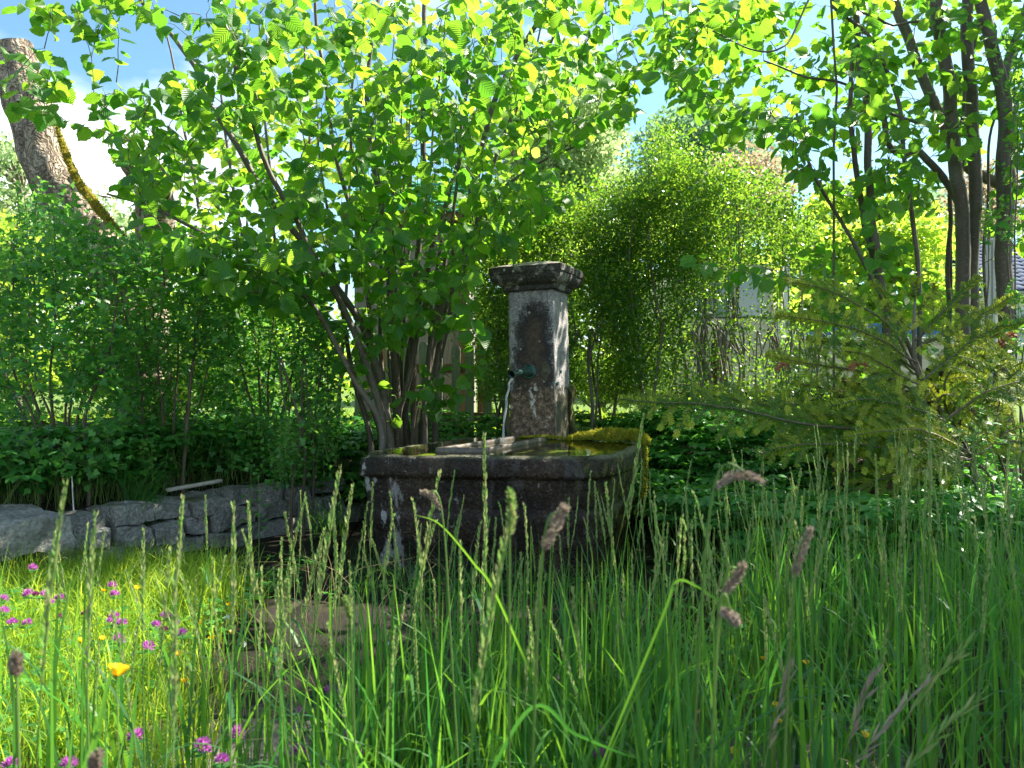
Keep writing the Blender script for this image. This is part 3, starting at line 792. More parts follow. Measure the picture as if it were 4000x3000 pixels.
# ------------------------------------------------------------------ dry stone wall
wall = empty('stone_wall', (W0[0], W0[1], 0), 'low dry stone retaining wall of rough grey blocks beside the trough', 'wall')
def wstone(t, s, z, L, Dp, H, seed, tilt=0):
    V, Fc = boxgrid(L, Dp, H, .034, .022, 5, seed * 3.3, .006)
    V = V * [1, 1, 1] + np.array([[0, 0, .03 * fbm((seed, v[0] * 2, v[1] * 2), 1.3, 2) * (v[2] > H * .5)] for v in V]); V = roughen(V, .009, 17, seed)
    c = WU * t + WL * s
    ang = math.atan2(WU[1], WU[0]) + tilt; cs, sn = math.cos(ang), math.sin(ang)
    a = Acc(); a.add(V, Fc); o = a.build('stone', MT['rock'], wall, False)
    o.location = (c[0], c[1], z); o.rotation_euler = (rs.uniform(-.05, .05), rs.uniform(-.04, .04), ang)
k = 0
for course, (z, H, D) in enumerate([(-.05, .15, .30), (.10, .12, .30)]):
    t = -.2 + .13 * course
    while t < 3.5:
        L = rs.choice([.17, .24, .33, .48]) * rs.uniform(.85, 1.1)
        wstone(t + L / 2, .20 + rs.uniform(-.05, .04), z + rs.uniform(-.012, .012), L * .95, D, H * rs.uniform(.82, 1.04), k, rs.uniform(-.12, .12)); t += L + .012; k += 1
t = -.15
for L, D, s_, z, H in [(.55, .50, .18, .20, .15), (.42, .55, .10, .19, .17), (.70, .62, .10, .205, .165), (.30, .34, .24, .20, .10), (.52, .30, .25, .215, .11), (.26, .3, .22, .20, .10), (.46, .28, .26, .215, .11), (.22, .25, .24, .20, .09), (.34, .26, .25, .22, .10)]:
    wstone(t + L / 2, s_, z, L * .97, D, H, 50 + k, rs.uniform(-.14, .14)); t += L + .01; k += 1
# loose board lying on the wall
a = Acc(); V, Fc = boxgrid(.36, .05, .022, .04, .001, 9, 2, .003); a.add(V, Fc)
o = a.build('wooden_board', MT['board']); b = P(760, 1925, 4.95); o.location = b; o.rotation_euler = (0, R(-4), R(48)); o.location.z = .385
tag(o, 'short pale plank lying on top of the stone wall', 'plank')

# ------------------------------------------------------------------ branching shrubs
def make_shrub(root, stems, tips, leafT, mat, lsz, per, sp, twigr=.0035, nparts=300, stemmat='bark', leafname='leaf', pull=.35, droop=.25, seed=0, curl=1.0, updir=.0, stemn=8, lift=.12, leafang=1.0, llen=None, stemdraw=True, fill=0, fsig=.09, fsz=None):
    r = np.random.RandomState(seed)
    org = np.array(root.location)
    A = []; AR = []
    for st in stems:
        pts, r0, r1 = st
        p = smoothline(pts, 8); rad = np.linspace(1, 0, len(p)) ** .8 * (r0 - r1) + r1
        p = p + np.array([[fbm(q + 3, 1.6, 2) * .035, fbm(q + 8, 1.6, 2) * .035, 0] for q in p]) * (np.linspace(0, 1, len(p))[:, None] > .02)
        if stemdraw:
            a = Acc(); V_, F_ = tube(p - org, rad, stemn); a.add(V_, F_); a.build('stem', MT[stemmat], root)
        q = smoothline(p, 2); A.append(q); AR.append(np.interp(np.linspace(0, 1, len(q)), np.linspace(0, 1, len(rad)), rad))
    A = np.concatenate(A)
    tips = np.asarray(tips)
    d0 = np.array([np.min(np.linalg.norm(A - t, axis=1)) for t in tips])
    tips = tips[np.argsort(d0)]
    tw = Acc(); LP = []; LY = []; LN = []
    for ti, t in enumerate(tips):
        dv = A - t; d = np.linalg.norm(dv, axis=1) + 1.2 * np.maximum(dv[:, 2] + lift, 0)
        j = np.argmin(d); b = A[j]; L = np.linalg.norm(t - b)
        if L < .04: continue
        midp = b * .5 + t * .5 + np.array([0, 0, L * .16 * curl]) + r.normal(0, .05, 3) * L
        n = max(4, int(L / .07)); tt = np.linspace(0, 1, n)[:, None]
        p = (1 - tt) ** 2 * b + 2 * tt * (1 - tt) * midp + tt * tt * t
        p = p + r.normal(0, .006, p.shape) * np.minimum(1, tt * 3)
        r0 = twigr * (1 + .9 * L); V_, F_ = tube(p - org, np.linspace(r0, twigr * .35, n), 4 if L < .5 else 5); tw.add(V_, F_, r.rand())
        A = np.vstack([A, p[2:]])
        # leaves along the outer part
        ll = min(L * .95, per * sp) if llen is None else min(L * .95, llen)
        k = max(1, int(ll / sp)); 
        tl = 1 - np.arange(k) * sp / L
        q = (1 - tl)[:, None] ** 2 * b + 2 * (tl * (1 - tl))[:, None] * midp + (tl ** 2)[:, None] * t
        tg = 2 * (1 - tl)[:, None] * (midp - b) + 2 * tl[:, None] * (t - midp); tg /= np.linalg.norm(tg, axis=1, keepdims=True) + 1e-9
        side = np.cross(tg, [0, 0, 1.0]); side /= np.linalg.norm(side, axis=1, keepdims=True) + 1e-9
        sg = np.where(np.arange(k) % 2 == 0, 1, -1)[:, None]
        y = tg * (.45 + .3 * (np.arange(k) == 0)[:, None]) + side * sg * .85 * leafang * (np.arange(k) > 0)[:, None] + r.normal(0, .28, (k, 3)) + np.array([0, 0, -droop + updir])
        y /= np.linalg.norm(y, axis=1, keepdims=True)
        nn = np.array([0, 0, 1.0]) + r.normal(0, .42 if droop < .5 else .62, (k, 3))
        LP.append(q + y * lsz * .18); LY.append(y); LN.append(nn)
    tw.build('twigs', MT['twig'], root, kind='stuff')
    LP = np.concatenate(LP); LY = np.concatenate(LY); LN = np.concatenate(LN); N = len(LP)
    S = lsz * (.45 + .75 * r.rand(N) ** .7); rnd = r.rand(N); var = r.randint(0, len(leafT), N)
    # the leaves that show largest are objects of their own
    yy = LP[:, 1]; fx_ = np.abs(LP[:, 0] / np.maximum(yy, .1) * F) < 2000; fz = np.abs((LP[:, 2] - CZ) / np.maximum(yy, .1) * F) < 1500
    score = np.where(fx_ & fz, S / np.maximum(yy, .1), 0)
    order = np.argsort(-score); big = order[:nparts]; isb = np.zeros(N, bool); isb[big] = True
    if nparts:
        base = []
        for k, T in enumerate(leafT):
            a = Acc(); a.add(T[0], T[1], .0, T[2]); base.append(a.mesh(leafname, MT[mat]))
        from mathutils import Matrix
        for i in big:
            if score[i] <= 0: continue
            y = LY[i]; x = np.cross(y, LN[i]); x /= np.linalg.norm(x); z = np.cross(x, y); s_ = S[i]; p = LP[i] - org
            o = bpy.data.objects.new(leafname, base[var[i]]); COL.objects.link(o); o.parent = root
            o.matrix_local = Matrix(((x[0] * s_, y[0] * s_, z[0] * s_, p[0]), (x[1] * s_, y[1] * s_, z[1] * s_, p[1]), (x[2] * s_, y[2] * s_, z[2] * s_, p[2]), (0, 0, 0, 1)))
    a = Acc()
    for k, T in enumerate(leafT):
        w = (~isb) & (var == k)
        a.scatter(T, LP[w] - org, LY[w], LN[w], S[w], rnd[w])
    if fill:
        K = int(len(tips) * fill); c = tips[r.randint(0, len(tips), K)] + r.normal(0, fsig, (K, 3)); T = leafT[0]
        u = unit(K, r); a.scatter(T, c - org, u + [0, 0, -.1], unit(K, r) * .8 + [0, 0, .8], (fsz or lsz) * r.uniform(.5, 1.1, K), r.rand(K))
    a.build('foliage', MT[mat], root, kind='stuff')
    if mat == 'currant' and len(tips) > 80:
        top = tips[r.choice(len(tips), 46, replace=False)]; a = Acc(); b = Acc()
        for t in top:
            L = r.uniform(.12, .30); ln = r.normal(0, .12, 2); q = np.array([t + [ln[0] * f * L, ln[1] * f * L, L * (f - .35)] for f in np.linspace(0, 1, 6)]); V_, F_ = tube(q - org, np.linspace(.0028, .0014, 6), 5); a.add(V_, F_, r.rand())
            k = 9; f = np.linspace(.25, 1, k); c = np.stack([np.interp(f, np.linspace(0, 1, 6), q[:, j]) for j in range(3)], -1); th = np.arange(k) * 2.4
            y = np.stack([np.cos(th), np.sin(th), .2 + f], -1); b.scatter(T_LOBE[1], c - org + y * .006, y, np.stack([r.normal(0, .3, k), r.normal(0, .3, k), np.ones(k)], -1), lsz * .75 * (1.15 - .5 * f), np.clip(.75 + r.rand(k) * .2, 0, .99))
        a.build('pale_shoots', MT['greenstem'], root, kind='stuff'); b.build('shoot_leaves', MT['shoot'], root, kind='stuff')
    return N

def inpoly(px, py, poly):
    c = np.zeros(len(px), bool); n = len(poly)
    for i in range(n):
        x0, y0 = poly[i]; x1, y1 = poly[(i + 1) % n]
        m_ = ((y0 > py) != (y1 > py)); xx = (x1 - x0) * (py - y0) / ((y1 - y0) if y1 != y0 else 1e-9) + x0
        c ^= m_ & (px < xx)
    return c
def tips_in(poly, n, d0, d1, seed, dfun=None, gap=-.13):
    r = np.random.RandomState(seed); poly = np.array(poly, float)
    lo = poly.min(0); hi = poly.max(0); out = []
    while len(out) < n:
        px = r.uniform(lo[0], hi[0], 400); py = r.uniform(lo[1], hi[1], 400); ok = inpoly(px, py, poly)
        for x, y in zip(px[ok], py[ok]):
            d = r.uniform(d0, d1) if dfun is None else dfun(x, y, r)
            q = P(x, y, d)
            if fbm(q + seed * .37, 1.5, 2) < gap: continue
            out.append(q)
            if len(out) >= n: break
    return np.array(out)
def ppath(l, d):
    """list of (px, py[, depth])"""
    return [P(q[0], q[1], q[2] if len(q) > 2 else d) for q in l]

# ------------------------------------------------------------------ hazel behind the trough
def base_empty(px, py, d, *args):
    b = P(px, py, d); return empty(args[0], (b[0], b[1], float(ground(b[0], b[1]))), *args[1:])
def drop(path):
    """carry the first point of a stem down to the soil"""
    p = path[0]; g = float(ground(p[0], p[1]))
    if p[2] > g: path = [np.array([p[0], p[1], g - .02])] + list(path)
    return path
hz = base_empty(1560, 1700, 6.1, 'hazel_shrub', 'many-stemmed hazel with broad bright leaves, arching over the left side behind the trough', 'hazel shrub')
stems = []
def st(l, d, r0, r1): stems.append((drop(ppath(l, d)), r0, r1))
st([(1610, 1690), (1625, 1300), (1640, 900), (1655, 450), (1662, 0), (1665, -500)], 6.0, .030, .014)
st([(1640, 1700), (1700, 1350), (1790, 950), (1850, 680), (1960, 330), (2140, 20), (2300, -260)], 6.1, .036, .012)
st([(1660, 1690), (1730, 1350), (1830, 980), (1930, 620), (2080, 300), (2180, 120)], 6.4, .028, .010)
st([(1575, 1690), (1600, 1400), (1640, 1180), (1700, 900), (1745, 760), (1800, 560), (1830, 240)], 6.2, .026, .012)
st([(1560, 1690), (1545, 1300), (1480, 850), (1440, 400), (1475, 40), (1480, -400)], 5.9, .028, .010)
st([(1530, 1700), (1450, 1350), (1290, 1080), (1080, 820), (860, 480), (760, 250), (560, 10), (420, -200)], 5.6, .032, .011)
st([(1500, 1700), (1420, 1400), (1330, 1180), (1200, 950), (1010, 560), (900, 160), (860, -200)], 5.2, .028, .010)
st([(1590, 1700), (1510, 1250), (1400, 900), (1300, 500), (1240, 100), (1210, -300)], 6.4, .028, .010)
st([(1480, 1690), (1380, 1480), (1260, 1250), (1120, 1090), (880, 960), (620, 820), (420, 760)], 5.0, .022, .007)
st([(1660, 1700), (1680, 1420), (1720, 1180), (1800, 1020), (1900, 800), (2100, 640), (2280, 560)], 5.7, .022, .007)
st([(1690, 1690), (1700, 1500), (1730, 1330), (1760, 1150), (1790, 1000)], 6.15, .030, .016)
st([(1555, 1700), (1600, 1500), (1650, 1280), (1690, 1100)], 5.8, .026, .014)
for k in range(16):
    x = rs.uniform(1380, 1700); d = rs.uniform(5.7, 6.4); lean = (x - 1540) * rs.uniform(.5, 1.1)
    st([(x * .6 + 1540 * .4, 1700), (x + lean * .2, 1450), (x + lean * .7, 1150), (x + lean * 1.3, 800), (x + lean * 1.9, 350)], d, rs.uniform(.006, .026), .004)
tips = np.vstack([
    tips_in([(420, 560), (700, 330), (860, -60), (1950, -60), (2150, 150), (1980, 800), (1850, 1080), (1500, 1120), (1050, 1080), (650, 1000), (480, 800)], 640, 4.4, 6.6, 11),
    tips_in([(60, 40), (180, -160), (700, -200), (900, -100), (860, 120), (620, 90), (300, 110)], 44, 4.3, 5.0, 12),
    tips_in([(10, 200), (160, 180), (330, 300), (520, 330), (760, 250), (800, 520), (600, 700), (380, 620), (220, 460), (40, 420)], 60, 4.3, 5.2, 13),
    tips_in([(900, 60), (1100, 120), (1150, 400), (800, 420)], 30, 4.4, 5.5, 14),
    tips_in([(1950, -50), (2560, -60), (2560, 180), (2500, 480), (2420, 520), (2280, 560), (2000, 480)], 130, 4.6, 6.4, 15),
    tips_in([(1850, 600), (2150, 650), (2280, 720), (2150, 830), (1900, 1050), (1800, 1000)], 80, 4.8, 6.4, 16),
    tips_in([(1200, 720), (1780, 720), (1750, 960), (1500, 1050), (1200, 1050)], 70, 4.6, 6.0, 30),
    tips_in([(1150, 1100), (1750, 1080), (1880, 1150), (1850, 1250), (1600, 1300), (1500, 1450), (1350, 1550), (1250, 1350)], 100, 4.6, 6.2, 17),
    tips_in([(640, 900), (1200, 950), (1180, 1230), (900, 1150), (700, 1060)], 80, 4.2, 5.2, 18),
    tips_in([(1700, 1430), (1830, 1330), (1900, 1460), (1760, 1600), (1350, 1640), (1380, 1500)], 20, 5.0, 6.0, 19),
])
nh = make_shrub(hz, stems, tips, T_HAZEL, 'hazel', .093, 16, .040, .0026, 300, seed=3, droop=.75)
# hazel on the right
hr = base_empty(3700, 1500, 6.0, 'hazel_shrub', 'tall hazel with thick bare trunks rising behind the fir on the right', 'hazel shrub')
stems = []
st([(3470, 1450), (3440, 1150), (3405, 800), (3390, 560), (3362, 250), (3345, -50), (3330, -400)], 5.6, .032, .020)
st([(3500, 1450), (3450, 1180), (3385, 900), (3345, 620), (3310, 420), (3345, 180)], 5.65, .026, .014)
st([(3745, 1500), (3762, 1050), (3745, 700), (3710, 400), (3670, 100), (3650, -200)], 5.6, .052, .040)
st([(3800, 1500), (3800, 1050), (3812, 600), (3800, 250), (3775, 0), (3760, -300)], 5.7, .050, .036)
st([(3915, 1550), (3920, 1100), (3925, 650), (3935, 420), (3870, 150), (3820, -60)], 5.4, .060, .036)
st([(3930, 1100, 5.42), (3950, 600), (3940, 300), (4010, 0)], 5.6, .040, .024)
st([(3590, 1500), (3585, 1100), (3560, 800), (3500, 430), (3440, 220), (3380, 120), (3250, 20)], 5.5, .019, .010)
st([(3700, 1500), (3705, 1050), (3718, 700), (3790, 300), (3830, -100)], 5.9, .020, .012)
st([(3600, 1500), (3450, 1180), (3330, 950), (3180, 690), (3090, 420)], 5.3, .018, .008)
st([(3760, 900, 5.8), (3600, 610), (3520, 610), (3460, 560), (3440, 440)], 5.8, .030, .018)
st([(4060, 850, 6.4), (3930, 740), (3780, 640), (3650, 400), (3530, 100), (3500, -60)], 6.4, .050, .036)
st([(3790, 560, 5.9), (3640, 500), (3450, 440), (3300, 330), (3140, 300), (2990, 240)], 5.7, .014, .006)
st([(3700, 260, 5.9), (3460, 90), (3260, 0), (3050, -150)], 5.7, .012, .006)
st([(3250, 20, 5.5), (3080, 170), (2950, 200), (2760, 100)], 5.2, .009, .004)
st([(3845, 1200, 5.8), (3860, 800), (3880, 500), (3990, 200)], 5.8, .012, .008)
tips = np.vstack([
    tips_in([(2560, -60), (3400, -60), (3450, 200), (3400, 480), (3100, 520), (2800, 480), (2560, 300)], 330, 4.4, 6.8, 21),
    tips_in([(3300, -60), (4150, -60), (4150, 600), (3800, 620), (3400, 500)], 240, 4.8, 7.2, 22),
    tips_in([(2620, 350), (3000, 420), (2900, 560), (2760, 540), (2640, 480)], 16, 4.5, 5.5, 23),
    tips_in([(3050, 520), (3500, 520), (3700, 700), (3550, 900), (3300, 820), (3120, 700)], 66, 4.8, 6.5, 24),
    tips_in([(2680, 980), (3000, 940), (3100, 1080), (2900, 1110), (2700, 1060)], 9, 4.8, 5.4, 25),
    tips_in([(3050, 900), (3550, 900), (3650, 1150), (3400, 1230), (3100, 1180)], 32, 4.9, 6.2, 26),
    tips_in([(3820, 600), (4150, 600), (4150, 1000), (3850, 900)], 34, 5.0, 6.8, 27),
    tips_in([(3150, 1180), (3600, 1180), (3650, 1400), (3300, 1500), (3050, 1320)], 12, 5.6, 6.4, 28),
])
make_shrub(hr, stems, tips, T_HAZEL, 'hazel', .093, 14, .045, .0026, 300, seed=5, droop=.7)
# sunlit hazel thicket further back, closes the view between the stems
hb = base_empty(1200, 1500, 9.0, 'hazel_shrub', 'sunlit yellow-green hazel thicket behind the stems of the nearer hazel', 'hazel shrub')
stems = []
for k in range(9):
    x = 800 + k * 140; st([(x * .5 + 650, 1560), (x, 900), (x + (x - 1300) * .3, 100)], rs.uniform(8.4, 9.4), .03, .01)
tips = np.vstack([tips_in([(520, 900), (900, 300), (1200, -50), (2250, -50), (2280, 350), (2050, 700), (1650, 780), (1250, 1050), (1200, 1500), (850, 1560), (600, 1500)], 420, 8.0, 9.6, 31)])
make_shrub(hb, stems, tips, T_HAZEL, 'lime', .13, 10, .075, .004, 60, seed=6, droop=.6)

# ------------------------------------------------------------------ currant bushes on the left
def currant(cx, d, polys, nt, lab, seed, xs, lsz=.052):
    rt = base_empty(cx, 1800, d, 'currant_bush', lab, 'currant bush', 'currant bushes beside the stone wall')
    global stems; stems = []
    r = np.random.RandomState(seed)
    for x, yt in xs:
        x0 = cx + (x - cx) * .45
        st([(x0, 1850), (x0 + r.uniform(-20, 20), 1650), (x - (x - x0) * .35 + r.uniform(-30, 30), 1400), (x, (yt + 1300) / 2), (x + r.uniform(-20, 30), yt)], d + r.uniform(-.35, .35), r.uniform(.009, .016), .003)
    tips = np.vstack([tips_in(p, n, d - .75, d + .75, seed + i) for i, (p, n) in enumerate(zip(polys, [int(q * 1.6) for q in nt]))])
    make_shrub(rt, stems, tips, T_LOBE, 'currant', lsz, 16, .026, .0016, 200, 'twig', seed=seed, droop=.05, stemn=6, updir=.1, fill=8, fsig=.06)
currant(250, 5.0, [[(-150, 1080), (30, 880), (130, 790), (330, 830), (440, 960), (520, 1150), (500, 1500), (430, 1850), (-100, 1880)], [(90, 740), (300, 760), (300, 900), (80, 870)]], [330, 14], 'tall dark green currant bush at the left edge, in front of the old trunk', 41, [(40, 900), (130, 720), (210, 700), (300, 760), (380, 900), (460, 1050), (100, 1000), (-60, 950), (330, 1150)])
currant(650, 5.5, [[(420, 950), (620, 900), (900, 950), (900, 1550), (820, 1840), (480, 1840), (400, 1400)]], [390], 'currant bush with upright pale shoots, middle one of the dark green bank', 47, [(480, 1000), (560, 900), (640, 930), (720, 880), (800, 950), (860, 1050), (600, 1150), (760, 1200)])
currant(1040, 5.9, [[(860, 1050), (1080, 1020), (1240, 1130), (1300, 1400), (1330, 1650), (1250, 1830), (900, 1840), (840, 1500)]], [300], 'currant bush growing between the hazel stems and the dark green bank', 53, [(900, 1050), (980, 1030), (1080, 1020), (1160, 1120), (1230, 1260), (1020, 1200)])
# low currant growth on the wall and at far right
currant(1180, 5.5, [[(1050, 1700), (1250, 1680), (1330, 1780), (1300, 1860), (1080, 1860)]], [60], 'low currant seedling growth in front of the trough-side end of the wall', 59, [(1100, 1740), (1200, 1720), (1280, 1760)], .042)
def shoots(lab, seed, cx, d, xs, polys, nt, lsz=.05, mat='currant'):
    global stems; stems = []
    rt = base_empty(cx, 1900, d, 'currant_bush', lab, 'currant bush'); r = np.random.RandomState(seed)
    for x, yt in xs: st([(x * .6 + cx * .4, 1900), (x - 20, (yt + 1900) / 2), (x + r.uniform(-25, 25), yt)], d + r.uniform(-.3, .3), .010, .003)
    tips = np.vstack([tips_in(p, n, d - .5, d + .5, seed + i) for i, (p, n) in enumerate(zip(polys, nt))])
    make_shrub(rt, stems, tips, T_LOBE, mat, lsz, 10, .032, .0016, 150, 'twig', seed=seed, droop=.05, stemn=6)
shoots('leafy currant bush at the right edge, under and beside the fir', 61, 3950, 4.6, [(3900, 1500), (4000, 1300), (3800, 1650), (4080, 1500), (3700, 1750)], [[(3560, 1900), (3700, 1700), (3850, 1560), (4100, 1400), (4200, 1400), (4200, 2250), (3600, 2250)], [(3900, 1150), (4150, 1000), (4150, 1500), (3930, 1450)]], [150, 34])
shoots('small-leaved shoots climbing in front of the hazel trunks at top right', 67, 4010, 4.9, [(3960, 300), (4040, 50), (4000, 600), (3880, 900)], [[(3930, 150), (4150, 0), (4150, 1050), (3960, 1000), (3900, 600)], [(3850, 850), (4000, 850), (4000, 1150), (3850, 1130)]], [85, 22])

# ------------------------------------------------------------------ box hedge
def boxbush(cx, d, poly, n, lab, seed, ns, base=1620, sr=.02, tall=700):
    global stems; stems = []
    rt = base_empty(cx, base, d, 'box_shrub', lab, 'box shrub', 'overgrown box hedge behind the pillar'); r = np.random.RandomState(seed)
    p = np.array(poly); 
    for k in range(ns):
        x = r.uniform(p[:, 0].min() + 30, p[:, 0].max() - 30); top = tall + r.uniform(0, 250)
        x0 = cx + (x - cx) * .7
        st([(x0, base), (x0 + r.uniform(-40, 40), base - 160), (x0 * .5 + x * .5 + r.uniform(-60, 60), base - 330), (x + r.uniform(-60, 60), (base + top) / 2), (x, top)], d + r.uniform(-.3, .3), r.uniform(.5, 1) * sr, .004)
    tips = tips_in(poly, n, d - .55, d + .55, seed)
    tips_keep = tips
    make_shrub(rt, stems, tips_keep, [T_BOX], 'box', .034, 6, .022, .0018, 0, 'barkg', seed=seed, droop=-.15, stemn=6, leafang=.9, lift=-.1)
    # inner leaves close behind every twig: side sprigs
    r2 = np.random.RandomState(seed + 5); K = int(n * 44)
    c = tips[r2.randint(0, len(tips), K)] + r2.normal(0, .075, (K, 3)) * [1.2, 1, .75]
    a = Acc(); a.scatter(T_BOX, c - np.array(rt.location), unit(K, r2) + [0, 0, .4], unit(K, r2) + [0, 0, .5], r2.uniform(.022, .042, K), r2.rand(K))
    a.build('sprigs', MT['box'], rt, kind='stuff')
boxbush(2010, 7.0, [(1850, 900), (1900, 760), (2100, 700), (2160, 800), (2170, 1550), (1900, 1560), (1840, 1300)], 620, 'box shrub between the shed and the stone pillar', 71, 7, tall=850)
boxbush(2300, 7.1, [(2120, 800), (2250, 720), (2330, 800), (2460, 760), (2480, 1100), (2470, 1560), (2130, 1560)], 700, 'dense box shrub directly behind the stone pillar cap', 73, 7, tall=850)
boxbush(2570, 7.0, [(2430, 760), (2540, 680), (2600, 520), (2660, 660), (2730, 740), (2740, 1100), (2660, 1300), (2600, 1560), (2440, 1560)], 560, 'tallest box shrub, rising to a point beyond the pillar', 75, 8, tall=620)
boxbush(2840, 6.8, [(2700, 800), (2780, 690), (2950, 780), (2960, 1000), (2860, 1060), (2700, 1060)], 210, 'bare-legged box shrub in front of the cream truck cab', 77, 9, tall=720, sr=.032)
boxbush(3060, 6.7, [(2930, 840), (3080, 760), (3160, 900), (3120, 1020), (2960, 1020)], 80, 'thin open box shrub in front of the truck bed', 79, 6, tall=780, sr=.014)
boxbush(2620, 7.0, [(2300, 700), (2330, 640), (2370, 700), (2450, 690), (2480, 590), (2520, 640), (2570, 540), (2600, 440), (2640, 520), (2680, 620), (2720, 560), (2760, 660), (2820, 650), (2860, 570), (2900, 680), (2990, 700), (3040, 630), (3100, 720), (2900, 800), (2300, 800)], 150, 'row of thin upright box shoots sticking out of the hedge top', 85, 10, tall=620, sr=.008)
# sparse lower leaves of the leggy ones
for (cx, d, poly, n, lab, sd) in [(2800, 6.5, [(2620, 1050), (3060, 1050), (3040, 1560), (2620, 1600)], 95, 'low twiggy box shoots round the feet of the bare hedge stems', 81), (3080, 6.3, [(3000, 1250), (3350, 1300), (3350, 1560), (3000, 1560)], 34, 'low box seedlings with pale new leaves under the truck bed', 83)]:
    boxbush(cx, d, poly, n, lab, sd, 8, tall=1080, sr=.012)

# ------------------------------------------------------------------ old pollard trunk at upper left
ot = base_empty(520, 1500, 6.2, 'pollard_tree', 'old sawn-off trunk with mossy bark leaning at upper left', 'old tree trunk')
org = np.array(ot.location)
def limb(l, d, rads, name, n=28):
    p = smoothline(drop(ppath(l, d)), 14); rad = np.interp(np.linspace(0, 1, len(p)), np.linspace(0, 1, len(rads)), rads)
    V, Fc = tube(p - org, rad, n)
    V = np.array([v + (v - c) * (.16 * fbm(v + 3, 3.2, 3) + .07 * mnoise.noise(Vector((v[0] * 16, v[1] * 16, v[2] * 2.5)))) for v, c in zip(V, np.repeat(p - org, n, 0))])
    a = Acc(); a.add(V, Fc); o = a.build(name, MT['oldbark'], ot); return p, rad, V
p, rad, V = limb([(560, 1500), (500, 1200), (380, 950), (240, 770), (170, 620), (130, 450), (80, 300), (45, 185)], 6.2, [.24, .22, .20, .19, .18, .17, .17, .16, .15], 'trunk')
c = p[-1] - org; a = Acc(); rim = V[-28:]; a.add(np.vstack([rim, (rim * .8 + c * .2) + [0, -.01, .01], (rim * .5 + c * .5) - [0, 0, .05], c[None] - [0, 0, .09]]), [[k, (k + 1) % 28, 28 + (k + 1) % 28, 28 + k] for k in range(28)] + [[28 + k, 28 + (k + 1) % 28, 56 + (k + 1) % 28, 56 + k] for k in range(28)] + [[56 + k, 56 + (k + 1) % 28, 84, 84] for k in range(0)])
tri = np.array([[56 + k, 56 + (k + 1) % 28, 84] for k in range(28)]); a.L.append(tri.ravel()); a.S.append(np.full(28, 3)); a.R.append(np.full(28, .5)); a.M.append(np.zeros(28, int))
a.build('cut_face', MT['cut'], ot)
p2, r2_, V2 = limb([(560, 1150, 6.25), (600, 950, 6.2), (600, 760, 6.1), (530, 620, 6.0)], 6.2, [.2, .17, .15, .13], 'side_limb')
c = p2[-1] - org; rim = V2[-28:]; a = Acc(); a.add(np.vstack([rim, c[None]]), [[k, (k + 1) % 28, 28] for k in range(28)]); a.build('cut_face', MT['cut'], ot)
a = Acc(); p_ = ppath([(110, 420), (60, 330), (0, 250), (-60, 150)], 6.15); V_, F_ = tube(smoothline(p_, 8) - org, np.linspace(.13, .10, 25), 20)
V_ = roughen(V_, .02, 8); a.add(V_, F_); a.build('side_limb', MT['oldbark'], ot)
moss_pad('moss', ppath([(215, 470), (250, 580), (300, 700), (380, 810), (450, 890), (520, 970)], 6.02), .034, .035, ot, 'mossd', 3000, .02, 9, org, (.5, -.8, 0))

# ------------------------------------------------------------------ fir
fir = base_empty(3780, 1900, 4.9, 'fir_tree', 'young fir with flat sprays and yellow new tips, leaning over the stumps', 'fir tree')
forg = np.array(fir.location)
def needles(acc, p, r, size=.025, sp=.0058, mat=0, up0=(0, 0, 1.0)):
    tone = r.rand()
    L = np.linalg.norm(np.diff(p, axis=0), axis=1); cum = np.concatenate([[0], np.cumsum(L)]); T_ = cum[-1]
    n = max(2, int(T_ / sp)); s_ = (np.arange(n) + .5) / n * T_
    q = np.stack([np.interp(s_, cum, p[:, k]) for k in range(3)], -1)
    tg = np.stack([np.interp(s_, cum, np.gradient(p, axis=0)[:, k]) for k in range(3)], -1); tg /= np.linalg.norm(tg, axis=1, keepdims=True)
    sd = np.cross(tg, np.array(up0, float)); sd /= np.linalg.norm(sd, axis=1, keepdims=True) + 1e-9
    up = np.cross(sd, tg)
    for sg in (-1, 1):
        y = sd * sg + tg * .45 + up * r.uniform(-.2, .5, (n, 1))
        acc.scatter(T_NEEDLE, q, y, up + r.normal(0, .14, (n, 3)), np.stack([np.full(n, .0044), size * r.uniform(.75, 1.15, n) * np.minimum(1, .5 + (T_ - s_) / .03), np.full(n, .002)], -1), np.clip(tone * .8 + r.rand(n) * .2, 0, .99), mat)
